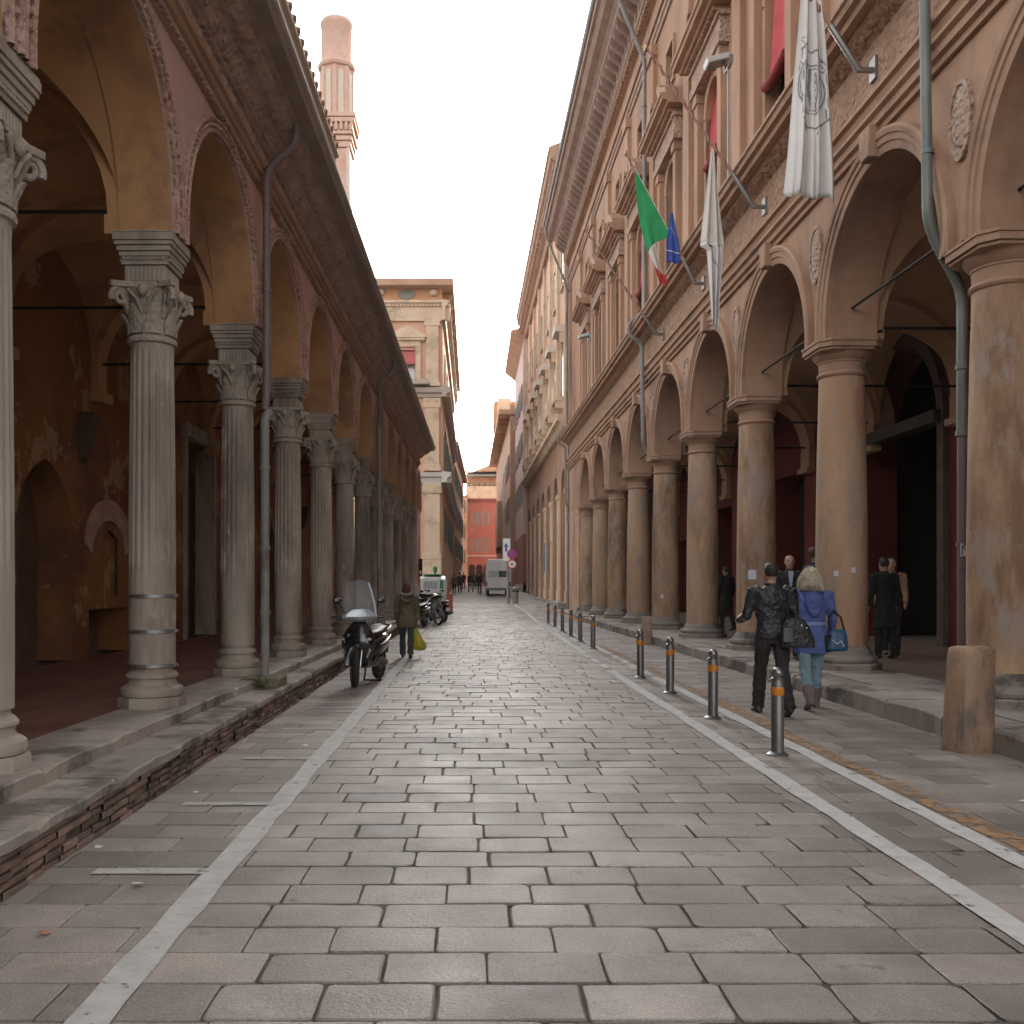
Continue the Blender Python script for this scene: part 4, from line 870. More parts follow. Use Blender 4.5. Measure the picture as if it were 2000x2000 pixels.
for u in (-4.45, -8.45):
    mb = MB(); mb.ell((u, Y7-.01, 20.9), .62, .05, .34, 18, 8); mb.build('oval_window', M_SHUT, b7, 40)
fr = boxp(b7, 'window', M_CREAM, (-5.35,-5.0,Y7-.14,Y7+.02,14.9,17.4),(-3.85,-3.5,Y7-.14,Y7+.02,14.9,17.4),(-5.35,-3.5,Y7-.16,Y7+.02,17.4,17.8),(-5.6,-3.2,Y7-.34,Y7+.02,17.8,17.95))
mb = MB(); mb.prism([(-5.7,17.96),(-3.1,17.96),(-3.1,18.1),(-4.4,18.75),(-5.7,18.1)], 'y', Y7-.4, Y7+.02); mb.build('pediment', M_CREAM, fr)
boxp(fr, 'pane', M_SKYG, (-5.0,-3.85,Y7+.28,Y7+.3,15.1,17.2)); boxp(fr, 'casement', M_ORANF, (-4.47,-4.38,Y7+.22,Y7+.279,15.1,17.2),(-5.0,-4.93,Y7+.22,Y7+.279,15.1,17.2),(-3.92,-3.85,Y7+.22,Y7+.279,15.1,17.2),(-5.0,-3.85,Y7+.23,Y7+.278,16.0,16.06))
mb = MB(); mb.prism([(Y7+.2,17.2),(Y7-.25,16.4),(Y7-.25,16.2),(Y7+.2,16.9)], 'x', -4.98, -3.87); mb.build('awning', mat('far_red_awning', (.45,.10,.10), (.5,.14,.13), s=2), fr)
boxp(fr, 'balcony', mat('grey_cornice', (0,0,0)), (-5.7,-2.9,Y7-.95,Y7,14.76,15.0),(-5.7,-2.9,Y7-.95,Y7-.85,15.0,15.1))
for yy in (70, 76, 82, 88, 94):
    for z in (4.5, 10.0, 15.3): side_win(b7, X7, 1, yy, z, z+2.4, 1.1, M_CREAM, M_SHUTG if z < 12 else None)
# --- left: further houses stepping into the bend
b8 = thing('shuttered_house', 'orange house with green shutters beyond the pilastered palace', 'house')
mb = MB(); mb.prism([(-1.95,100.1),(-1.35,138),(-9,138),(-9,100.1)], 'z', .8, 15.8); mb.build('wall', M_PINKF, b8)
mb = MB(); mb.prism([(-1.5,100.1),(-.75,138.4),(-9,138.4),(-9,100.1)], 'z', 15.8, 16.3); mb.prism([(-2.2,101),(-1.4,138),(-9,138),(-9,101)], 'z', 16.3, 17.2); mb.build('eave', mat('warm_eave', (0,0,0)), b8)
for yy in (103, 108, 113, 118, 124, 130):
    for z in (4.4, 8.0, 11.9): side_win(b8, -1.93+.0158*(yy-100), 1, yy, z, z+2.1, 1.1, M_CREAM, M_SHUTG)
b9 = thing('corner_house', 'pink house at the street bend next to the cream house', 'house')
mb = MB(); mb.prism([(-1.9,138.5),(-1.75,156.9),(-9,156.9),(-9,138.5)], 'z', .9, 14.2); mb.build('wall', M_PINKF, b9)
boxp(b9, 'eave', M_BROWNF, (-9,-1.5,138.6,156.5,14.2,14.6))
for yy in (141, 146, 151): 
    for z in (4.6, 9.2): side_win(b9, -1.87, 1, yy, z, z+2.0, 1.0, M_CREAM, M_SHUTG)
# --- brick bell tower rising behind the arcade
tw = thing('brick_tower', 'slender brick bell tower with round fluted turret rising behind the arcade', 'tower', (-6.45,46,0))
M_TBR = mat('tower_brick', (.58,.34,.25), (.66,.42,.33), s=2.2, rough=.9, bump=.01, bs=9, c3=(.60,.42,.33), s3=1.2)
M_TST = mat('tower_stone', (.60,.48,.38), (.66,.55,.45), s=2, rough=.85)
boxp(tw, 'shaft', M_TBR, (-.68,.68,-.68,.68,0,21.9), bevel=.03)
for x in (-.68,.58): boxp(tw, 'corner_strip', M_TST, (x-.03,x+.13,-.72,-.66,8,21.9))
mb = MB(); mb.tint = None
for r, z0, z1 in ((.76,21.9,22.15),(.82,22.2,22.4),(.90,22.45,22.6),(.84,22.62,22.95),(.95,23.0,23.2),(1.0,23.22,23.42)): mb.box(-r,r,-r,r,z0,z1)
mb.box(-.72,.72,-.72,.72,21.9,23.4); mb.build('capital_cornice', M_TBR, tw, None, .015)
for k in range(8): boxp(tw, 'cornice_bracket', M_TBR, (-.9+k*.235,-.78+k*.235,-.97,-.85,22.62,22.98))
mb = MB(); n = 64; R = []
for z in (23.42, 25.75): R.append([((.82-(.09 if i % 8 in (2,3,4,5,6) else 0))*cos(2*pi*i/n), (.82-(.09 if i % 8 in (2,3,4,5,6) else 0))*sin(2*pi*i/n), z) for i in range(n)])
mb.rings(R); mb.build('fluted_turret', M_TBR, tw)
for k in range(8):
    a = 2*pi*(k+.5)/8; mb = MB(); mb.mbox(Matrix.Translation((.742*cos(a+.0),.742*sin(a),24.5)) @ Matrix.Rotation(a, 4, 'Z'), .03, .26, 2.1); mb.build('turret_panel', M_TST, tw)
mb = MB(); mb.lathe([(.74,25.75),(.86,25.8),(.90,25.92),(.86,26.0),(.74,26.05),(.72,26.1),(.72,27.75),(.76,27.8),(.77,28.0),(.70,28.1),(.2,28.35)], 32); mb.build('turret_top', M_TBR, tw, 40)
# ------------------------------------------------------------------ flags, lamps, bollards, signs
AM = Matrix.Rotation(AR, 3, 'Z')
def RW(x, y, z): return AM @ Vector((x, y, z))        # palazzo frame -> world
M_POLE = mat('striped_pole', (.33,.17,.13), (.40,.22,.17), s=2, rough=.5)
M_FLAGW = mat('white_flag_cloth', (.66,.61,.575), (.72,.67,.63), s=2, rough=.9)
M_FLAGC = mat('cream_flag_cloth', (.62,.57,.51), (.68,.63,.56), s=2, rough=.9)
M_INK = mat('flag_ink', (.24,.235,.24), rough=.9)
def flag_pole(y, label, grp='flag poles on the palazzo frieze', vx=-2.10, vz=2.93):
    base = RW(5.50, y, 8.55); t = thing('flag_pole', label, 'flag pole', base, AR, grp)
    mb = MB(); mb.tube([(-.10,0,.02),(vx*.26,0,vz*.225),(vx*.62,0,vz*.594),(vx,0,vz)], [.036,.032,.026,.02], 8); p = mb.build('pole', M_POLE, t, 50)
    mb = MB()
    pts = [(vx*(.26+.74*s_/60)+.027*cos(s_*1.1), .034*sin(s_*1.1), vz*(.225+.775*s_/60)+.02*cos(s_*1.1)) for s_ in range(61)]
    mb.tube(pts, .008, 5); mb.build('rope', mat('pole_rope', (.10,.05,.045)), p)
    mb = MB(); mb.tube([(0.1,0,0),(-.12,0,0),(vx*.24,0,vz*.205)], .045, 8); mb.box(.06,.12,-.10,.10,-.14,.16); mb.build('bracket', M_STEEL, t, 40)
    mb = MB(); mb.ell((vx*1.01,0,vz*1.01), .04, .04, .06, 10, 6); mb.build('finial', mat('brass_finial', (.45,.33,.16), rough=.4, metal=.7), t, 40)
    return t
flag_pole(13.2, 'roped flag pole carrying the white flag with printed seal'); flag_pole(18.0, 'roped flag pole carrying the plain cream white flag')
flag_pole(22.6, 'roped flag pole carrying the green white and red flag', vx=-1.72, vz=3.0); flag_pole(27.2, 'bare roped flag pole without a flag on the frieze')
def cloth(name, m, S, parent, u0=0, u1=1, v0=0, v1=1, nu=36, nv=36, th=.004):
    mb = MB(); vs = []; fs = []
    for i in range(nv+1):
        for k in range(nu+1): vs.append(S(u0+(u1-u0)*k/nu, v0+(v1-v0)*i/nv))
    for i in range(nv):
        for k in range(nu): q = i*(nu+1)+k; fs.append((q, q+1, q+nu+2, q+nu+1))
    mb.add(vs, fs); o = mb.build(name, m, parent, 0)
    so = o.modifiers.new('thick', 'SOLIDIFY'); so.thickness = th; so.offset = 0
    return o
def lerp(a, b, t): return a+(b-a)*t
# big white flag with seal: gathered on its pole and hanging in long folds
f1 = thing('flag', 'long white flag with grey printed seal hanging in folds', 'flag', RW(4.72,13.2,8.2), AR)
def S1(u, v):
    w0 = lerp(.20, .66, v**.8); x = (u-.5)*w0-.02*v+.03*sin(v*3); gap = .12*math.exp(-v*9)
    top = 1.62-(u-.5)*.3-.38*math.exp(-((u-.47)/.10)**2)*math.exp(-v*4)
    z = lerp(top, -1.33-.10*u-.05*sin(u*14), v)
    y = .07*sin(u*17+v*1.2)*(.3+.7*v)+.04*sin(u*31+2)*v-.02*sin(v*9)
    return (x, y, z)
c1 = cloth('cloth', M_FLAGW, S1, f1, nu=60, nv=40)
def emblem(parent, S, uv, name='printed_seal'):          # ink marks laid on the cloth surface, uv polylines with widths
    mb = MB()
    for pts, wd in uv:
        L = []; R = []
        for i, (u, v) in enumerate(pts):
            a = pts[max(0, i-1)]; b = pts[min(len(pts)-1, i+1)]; d = Vector((b[0]-a[0], (b[1]-a[1])*4)); d = d.normalized() if d.length else Vector((1,0)); nx, ny = -d.y, d.x/4
            for lst, sg in ((L, 1), (R, -1)):
                p = S(u+nx*wd*sg, v+ny*wd*sg); lst.append((p[0], p[1]-.007, p[2]))
        n = len(pts); mb.add(L+R, [(i, i+1, n+i+1, n+i) for i in range(n-1)])
    return mb.build(name, M_INK, parent)
def glyph(ch, u, v, w_, h):
    G = {'A': [[(0,1),(.5,0),(1,1)],[(.25,.6),(.75,.6)]],'L': [[(0,0),(0,1),(1,1)]],'M': [[(0,1),(0,0),(.5,.6),(1,0),(1,1)]],'T': [[(0,0),(1,0)],[(.5,0),(.5,1)]],'E': [[(1,0),(0,0),(0,1),(1,1)],[(0,.5),(.8,.5)]],
         'R': [[(0,1),(0,0),(.9,.1),(.9,.45),(0,.5),(1,1)]],'S': [[(1,.1),(.2,0),(0,.25),(1,.7),(.8,1),(0,.9)]],'I': [[(.5,0),(.5,1)]],'N': [[(0,1),(0,0),(1,1),(1,0)]],'B': [[(0,0),(0,1),(.9,.9),(.9,.6),(0,.5),(.8,.4),(.8,.1),(0,0)]],'O': [[(.5,0),(1,.5),(.5,1),(0,.5),(.5,0)]]}
    return [([(u+w_*p[0], v+h*p[1]) for p in pl], .012) for pl in G[ch]]
marks = []
def circ(r, wd, a0=0, a1=2*pi): marks.append(([(.50+r*cos(t), .50+r*.30*sin(t)) for t in [a0+(a1-a0)*i/40 for i in range(41)]], wd))
circ(.60, .016, .5, 2.0); circ(.60, .016, -2.2, -.75); circ(.38, .016); circ(.33, .008)
for k, ch in enumerate('INTERNA'): marks += glyph(ch, .10+.028*k, .35+.05*k, .15, .04)
for u, v, ch in ((.14,.30,'S'),(.78,.36,'S'),(.86,.41,'I'),(.62,.66,'A'),(.86,.52,'T'),(.88,.58,'R'),(.30,.26,'I')): marks += glyph(ch, u, v, .13, .05)
for k in range(9): marks.append(([(.42+.03*(k % 3), .42+.018*k), (.60-.02*(k % 2), .435+.017*k)], .016 if k % 2 else .03))
marks.append(([(.46,.40),(.44,.50),(.50,.60)], .03)); marks.append(([(.60,.42),(.64,.50),(.58,.60)], .016))
emblem(c1, S1, [([(u, min(.98, max(.02, v))) for u, v in pts if .01 < u < .99], wd) for pts, wd in marks if len([1 for p in pts if .01 < p[0] < .99]) > 1])
# second white flag, twisted lower end
f2 = thing('flag', 'narrow cream white flag with faint print and twisted lower end', 'flag', RW(4.62,18.0,8.2), AR)
def S2(u, v):
    w0 = lerp(.04, .42, min(1, v/.55)) if v < .58 else lerp(.30, .10, (v-.58)/.42)
    x = (u-.5)*w0+(.0 if v < .58 else .05+.04*(v-.58))-.03*v; z = lerp(1.50, -1.75, v)+(-.20*u*(1 if v > .9 else 0))
    return (x, .05*sin(u*14+v*3)*min(1, v*2)+.03*sin(v*7), z)
c2 = cloth('cloth', M_FLAGC, S2, f2, v0=0, v1=.58, nu=40, nv=30)
c3 = cloth('lower_fold', M_FLAGW, S2, f2, v0=.56, v1=1, nu=40, nv=24)
emblem(c3, S2, [([(.2+.05*i, .60+.012*i) for i in range(12)], .02), ([(.3+.03*i, .72+.02*i) for i in range(10)], .02), ([(.15,.66),(.3,.67)], .03)])
# national tricolour and blue flag on the third pole
f3 = thing('flag', 'green white and red flag drooping from its pole', 'flag', RW(5.50,22.6,8.55), AR)
def S3(u, v):
    h = Vector((-1.53, -.03, 2.66)).lerp(Vector((-.70, -.03, 1.14)), u); e = Vector((-.98, .03, .12)).lerp(Vector((-.66, -.03, -.05)), u)
    p = h.lerp(e, v); p.x += (-.34*sin(pi*min(1, v*1.25))*(1-u)**1.2)*.25; p.z -= .28*sin(pi*v)*(1-u*.4); p.y += .05*sin(u*9+v*5)*v+.03*sin(u*17)*v
    return tuple(p)
vb3 = lambda u: .64*(1-u)**.8+.03
cloth('green_band', mat('flag_green', (.02,.28,.09), (.03,.34,.12), s=3, rough=.85), lambda u, v: S3(u, v*vb3(u)), f3); cloth('white_band', M_FLAGC, lambda u, v: S3(u*.5, lerp(vb3(u*.5), .84, v)), f3, nv=12); cloth('red_band', mat('flag_red', (.48,.03,.03), (.55,.05,.05), s=3, rough=.85), lambda u, v: S3(u*.62, lerp(.84, 1.05+.04*sin(u*11), v)), f3, nv=14)
mb = MB(); mb.tube([S3(u/10, -.004) for u in range(11)], .010, 5); mb.build('white_hem', M_FLAGW, f3)
f4 = thing('flag', 'narrow blue flag with white stripe hanging beside the tricolour', 'flag', RW(4.83,22.55,9.4), AR)
def S4(u, v):
    w0 = lerp(.05, .30, min(1, v*1.6)); return ((u-.5)*w0+.04*v, .03*sin(u*12)*v, lerp(.78, -.36-.05*u, v))
M_BLUE = mat('flag_blue', (.03,.07,.33), (.05,.10,.40), s=3, rough=.85)
cloth('cloth', M_BLUE, S4, f4, nu=20, nv=20)
mb = MB()
for v in (.76,): mb.tube([tuple(Vector(S4(u/8, v+.05*u/8))+Vector((0,-.012,0))) for u in range(9)], .012, 5)
mb.build('white_stripe', M_FLAGW, f4)
mb = MB()
for k in range(5): p = S4(.3+.1*k, .3+.03*k); mb.ell((p[0], p[1]-.01, p[2]), .012, .004, .012, 6, 4)
mb.build('gold_stars', mat('flag_gold', (.6,.45,.05)), f4)
# floodlights on the belt cornice
def flood(y, label):
    t = thing('floodlight', label, 'floodlight', RW(5.2,y,9.42), AR)
    mb = MB(); mb.tube([(0,0,0),(0,0,2.36)], .018, 8); mb.box(-.06,.06,-.06,.06,0,.02); mb.build('post', M_STEEL, t, 40)
    mb = MB(); M = Matrix.Translation((-.22,0,2.42)) @ Matrix.Rotation(radians(-14), 4, 'Y'); mb.mbox(M, .46, .34, .12); mb.build('housing', mat('lamp_housing', (.50,.52,.50), rough=.4), t, None, .02)
    mb = MB(); mb.mbox(Matrix.Translation((-.245,0,2.352)) @ Matrix.Rotation(radians(-14), 4, 'Y'), .36, .27, .02); mb.build('lens', mat('lamp_lens', (.12,.13,.13), rough=.15, spec=.8), t)
    mb = MB(); mb.box(-.03,.05,-.2,-.17,2.3,2.46); mb.box(-.03,.05,.17,.2,2.3,2.46); mb.box(-.02,.04,-.2,.2,2.28,2.31); mb.build('yoke', M_STEEL, t)
flood(19.1, 'pale box floodlight on a thin post above the second white flag'); flood(40.3, 'small pale floodlight on a post far along the belt cornice')
# steel bollards with orange bands
M_BOLL = mat('bollard_steel', (.15,.145,.14), (.20,.19,.18), s=6, streak=.2, rough=.36, metal=.55)
M_ORB = mat('bollard_orange', (.72,.26,.02), (.60,.20,.015), s=9, rough=.5)
BO = [(2.76,8.82),(2.77,11.24),(2.80,13.83),(2.77,16.1),(2.88,23.4),(2.91,26.4),(2.92,29.0),(2.94,32.0),(2.98,35.4),(2.98,38.6)]
LB = ['the man in the leather jacket','','','']
def bollard():
    t = thing('bollard', 'x', 'bollard', (0,0,0), 0, 'steel bollards along the white line')
    mb = MB(); mb.lathe([(.10,0),(.10,.012),(.085,.02),(.062,.035),(.057,.06),(.057,.655),(.050,.665),(.048,.69)], 28); mb.build('post', M_BOLL, t, 40)
    mb = MB(); mb.lathe([(.0575,.545),(.0595,.548),(.0595,.618),(.0575,.62)], 28, caps=False); mb.build('orange_band', M_ORB, t, 40)
    mb = MB(); mb.ell((0,0,.745), .054, .054, .056, 24, 14); mb.lathe([(.048,.685),(.055,.69),(.055,.70),(.04,.71)], 24); mb.build('ball_top', mat('bollard_ball', (.26,.25,.245), rough=.25, metal=.75), t, 40)
    mb = MB(); mb.tube([(-.055,0,.69),(-.075,0,.68),(-.08,0,.66)], .012, 8); mb.build('chain_eye', M_BOLL, t, 40)
    return t
b0 = bollard(); b0.location = (BO[0][0], BO[0][1], 0); b0['label'] = 'steel bollard with ball top and orange band in front of the leather jacket man'
names = ['ball topped steel bollard second from the leather jacket man along the white line','ball topped steel bollard third from the leather jacket man along the white line','steel bollard with orange band standing last before the gap in the row',
         'steel bollard with faded band standing first after the gap in the row','steel bollard second after the gap in the row','steel bollard third after the gap in the row','steel bollard fourth after the gap in the row','steel bollard fifth after the gap in the row','steel bollard at the far end of the row by the arcaded palace']
for (x, y_), nm in zip(BO[1:], names):
    c = cptree(b0, (x, y_, g(y_)), random.uniform(-.4,.4), nm); c.rotation_euler[1] = random.uniform(-.012,.012)
# guard stones at the kerb
def guard(loc, sx, sy, h, lean, label, m):
    t = None; mb = MB(); R = []; n = 20
    for z, k in ((0-.03,1.06),(.12,1.04),(.3*h,1.0),(.6*h,.98),(.88*h,.95),(.955*h,.92),(.985*h,.84),(h,.70)):
        ring = []
        for i in range(n):
            a = 2*pi*i/n; q = 5.5; r = (abs(cos(a))**q+abs(sin(a))**q)**(-1/q); j = random.uniform(-.009,.009)
            ring.append((sx/2*k*r*cos(a)+j+lean*z, sy/2*k*r*sin(a)+j, z+random.uniform(-.006,.006)))
        R.append(ring)
    mb.rings(R); o = mb.build('guard_stone', m, None, 50, loc=loc); return tag(o, label, 'guard stone')
M_GST = mat('guard_stone_ochre', (.32,.20,.12), (.43,.29,.19), s=4, streak=.5, rough=.85, bump=.012, bs=22, c3=(.20,.15,.12), s3=2.2, t3=(.5,.62))
gs1 = guard((4.60,9.05,0), .38, .34, .97, .05, 'leaning worn ochre guard stone at the kerb before the near column', M_GST); gs1.rotation_euler = (0,0,.35)
guard((4.45,25.0,0), .26, .28, .72, .02, 'small rounded guard stone at the kerb between far columns', mat('guard_stone_pink', (.36,.25,.19), (.44,.32,.25), s=4, rough=.85, bump=.012, bs=22))
# sticker N on the pipe, paper stickers on columns
def text_mesh(s_, size):
    cu = bpy.data.curves.new('t', 'FONT'); cu.body = s_; cu.size = size; cu.extrude = 0; ob = bpy.data.objects.new('t', cu); COL.objects.link(ob)
    dg = bpy.context.evaluated_depsgraph_get(); me = bpy.data.meshes.new_from_object(ob.evaluated_get(dg)); bpy.data.objects.remove(ob); return me
st = tag(boxp(None, 'sticker', mat('sticker_white', (.62,.62,.64), rough=.6), (-.055,.055,-.002,.002,-.075,.075)), 'white N sticker wrapped on the brown down pipe', 'sticker')
pl_ = RW(5.86, 11.318, 1.95); st.location = (pl_.x, pl_.y-.002, pl_.z); st.rotation_euler = (0,0,0)
me = text_mesh('N', .17); o = obj('letter', me, mat('sticker_ink', (.10,.10,.12)), st); o.rotation_euler = (pi/2,0,0); o.location = (-.058,-.0035,-.06)
def col_sticker(cy, ang, z, sz, label):
    r = .397; c = RW(RX, cy, z); mb = MB(); n = 6; vs = []
    for i in range(n+1):
        a = ang-sz/r/2+sz/r*i/n
        for q in (-.5, .5): vs.append(((r+.004)*cos(a), (r+.004)*sin(a), q*sz*1.3*(1-.3*(i % 2)*(q > 0))))
    mb.add(vs, [(2*i,2*i+2,2*i+3,2*i+1) for i in range(n)]); o = mb.build('paper_scrap', mat('sticker_white', (0,0,0)), None, loc=c); return tag(o, label, 'paper scrap')
col_sticker(15.4, radians(-122), 1.72, .07, 'torn white paper scrap on the column face beside the blonde woman'); col_sticker(15.4, radians(-85), 1.77, .07, 'second torn paper scrap on the column beside the black coated pair')
col_sticker(19.9, radians(-118), 1.75, .16, 'white triangular paper scrap on the column behind the leather jacket man'); col_sticker(28.9, radians(-115), 1.2, .08, 'small white paper scrap low on a far column')
# traffic signs at the far bend
sg = thing('sign_post', 'grey sign post with blue arrow panel and two round red signs', 'traffic sign', (2.15,60,g(60)))
mb = MB(); mb.tube([(0,0,0),(0,0,3.9)], .09, 12); mb.box(-.14,.14,-.1,.1,0,.02); mb.build('post', M_PIPEG, sg, 40)
boxp(sg, 'arrow_panel', M_WHITE, (-.32,.14,-.14,-.11,2.6,4.0)); mb = MB(); mb.prism([(-.12,3.75),(.02,3.5),(-.06,3.5),(-.06,3.2),(-.18,3.2),(-.18,3.5),(-.26,3.5)], 'y', -.147, -.141); mb.build('blue_arrow', M_BLUE, sg)
M_SRED = mat('sign_red', (.60,.03,.05), rough=.4); M_SBLU = mat('sign_blue', (.04,.10,.42), rough=.4)
def disc(parent, name, m, x, z, r, y): mb = MB(); mb.prism([(x+r*cos(t), z+r*sin(t)) for t in [2*pi*i/28 for i in range(28)]], 'y', y, y+.012); return mb.build(name, m, parent)
d = disc(sg, 'no_parking_sign', M_SRED, .24, 3.05, .30, -.20); disc(d, 'blue_field', M_SBLU, .24, 3.05, .225, -.215); mb = MB()
mb.mbox(Matrix.Translation((.24,-.222,3.05)) @ Matrix.Rotation(radians(45),4,'Y'), .45, .01, .055); mb.mbox(Matrix.Translation((.24,-.225,3.05)) @ Matrix.Rotation(radians(-45),4,'Y'), .45, .01, .055); mb.build('red_cross', M_SRED, d)
d = disc(sg, 'round_sign', M_SRED, .24, 2.42, .30, -.20); disc(d, 'white_field', M_WHITE, .24, 2.42, .22, -.215); boxp(d, 'dark_symbol', M_IRON, (.16,.32,-.23,-.216,2.38,2.46)); 
bn = thing('litter_bin', 'grey street bin standing beside the far sign post', 'bin', (2.62,60.4,g(60.4)))
mb = MB(); mb.lathe([(.20,0),(.20,.05),(.17,.07),(.21,.85),(.24,.88),(.24,.95),(.05,1.02)], 18); mb.build('drum', M_PIPEG, bn, 40); mb = MB(); mb.lathe([(.215,.7),(.218,.7),(.218,.8),(.215,.8)], 18, caps=False); mb.build('band', M_IRON, bn)
ts = thing('signal_post', 'grey post with black signal box seen from behind at the arcade end', 'traffic signal', (-2.42,42.5,g(42.5)))
mb = MB(); mb.tube([(0,0,0),(0,0,3.45)], .05, 10); mb.lathe([(.09,0),(.09,.25),(.05,.3)], 10); mb.build('post', M_PIPEG, ts, 40)
boxp(ts, 'signal_box', M_BLACK, (-.19,.19,.06,.32,1.85,2.62), bevel=.03); boxp(ts, 'clamp', M_STEEL, (-.06,.06,-.06,.07,2.0,2.06),(-.06,.06,-.06,.07,2.42,2.48)); boxp(ts, 'white_label', M_WHITE, (.08,.16,.045,.058,1.95,2.1))
fl = boxp(None, 'blue_banner', mat('banner_blue', (.10,.20,.28), rough=.8), (-.02,.02,-.35,.35,0,1.9)); fl.location = RW(5.15,62.2,2.3); tag(fl, 'small blue banner hung on a pilaster of the arcaded palace', 'banner')
# ------------------------------------------------------------------ vehicles
M_SCB = mat('scooter_black', (.012,.012,.014), rough=.22, coat=.8, spec=.6)
M_SCS = mat('scooter_silver', (.50,.53,.56), rough=.3, metal=.35, coat=.5)
M_CHR = mat('chrome', (.62,.62,.63), rough=.14, metal=1.0)
M_SEAT = mat('seat_vinyl', (.02,.017,.016), rough=.45, bump=.002, bs=120)
M_RIM = mat('wheel_alloy', (.33,.33,.34), rough=.35, metal=.8)
M_TYRE = mat('tyre', (.022,.021,.02), (.04,.037,.034), s=20, rough=.8)
def ellring(c, rx, rz, n=18, p=2.4):               # superellipse ring in the xz plane at y = c[1]
    R = []
    for i in range(n):
        a = 2*pi*i/n; k = (abs(cos(a))**p+abs(sin(a))**p)**(-1/p); R.append((c[0]+rx*k*cos(a), c[1], c[2]+rz*k*sin(a)))
    return R
def wheel(parent, y, r, wd, steer=0):
    def T(p):                                       # steering turn about the fork
        x, yy, z = p; dx, dy = x, yy-y; return (dx*cos(steer)-dy*sin(steer), y+dx*sin(steer)+dy*cos(steer), z)
    mb = MB(); n = 36; R = []
    for i in range(n+1):
        a = 2*pi*i/n; R.append([T(((wd/2)*cos(b), y+(r-wd/2+wd/2*sin(b)*1.0)*cos(a), r+(r-wd/2+wd/2*sin(b)*1.0)*sin(a))) for b in [2*pi*k/12 for k in range(12)]])
    mb.rings(R, caps=False); w_ = mb.build('wheel', M_TYRE, parent, 40)
    mb = MB(); R = []
    for i in range(n+1):
        a = 2*pi*i/n; R.append([T((x, y+q*cos(a), r+q*sin(a))) for x, q in ((-.035,r-wd*.95),(.035,r-wd*.95),(.035,r-wd*.7),(-.035,r-wd*.7))])
    mb.rings(R, caps=False)
    for k in range(5):
        a = 2*pi*k/5+.3; mb.tube([T((0,y+.03*cos(a),r+.03*sin(a))), T((0,y+(r-wd*.85)*cos(a),r+(r-wd*.85)*sin(a)))], [.026,.018], 8)
    mb.tube([T((-.06,y,r)), T((.06,y,r))], .035, 12); mb.build('rim', M_RIM, w_, 40)
    mb = MB(); mb.tube([T((.05,y,r)), T((.054,y,r))], r*.42, 24); mb.build('brake_disc', M_CHR, w_, 40)
    return w_
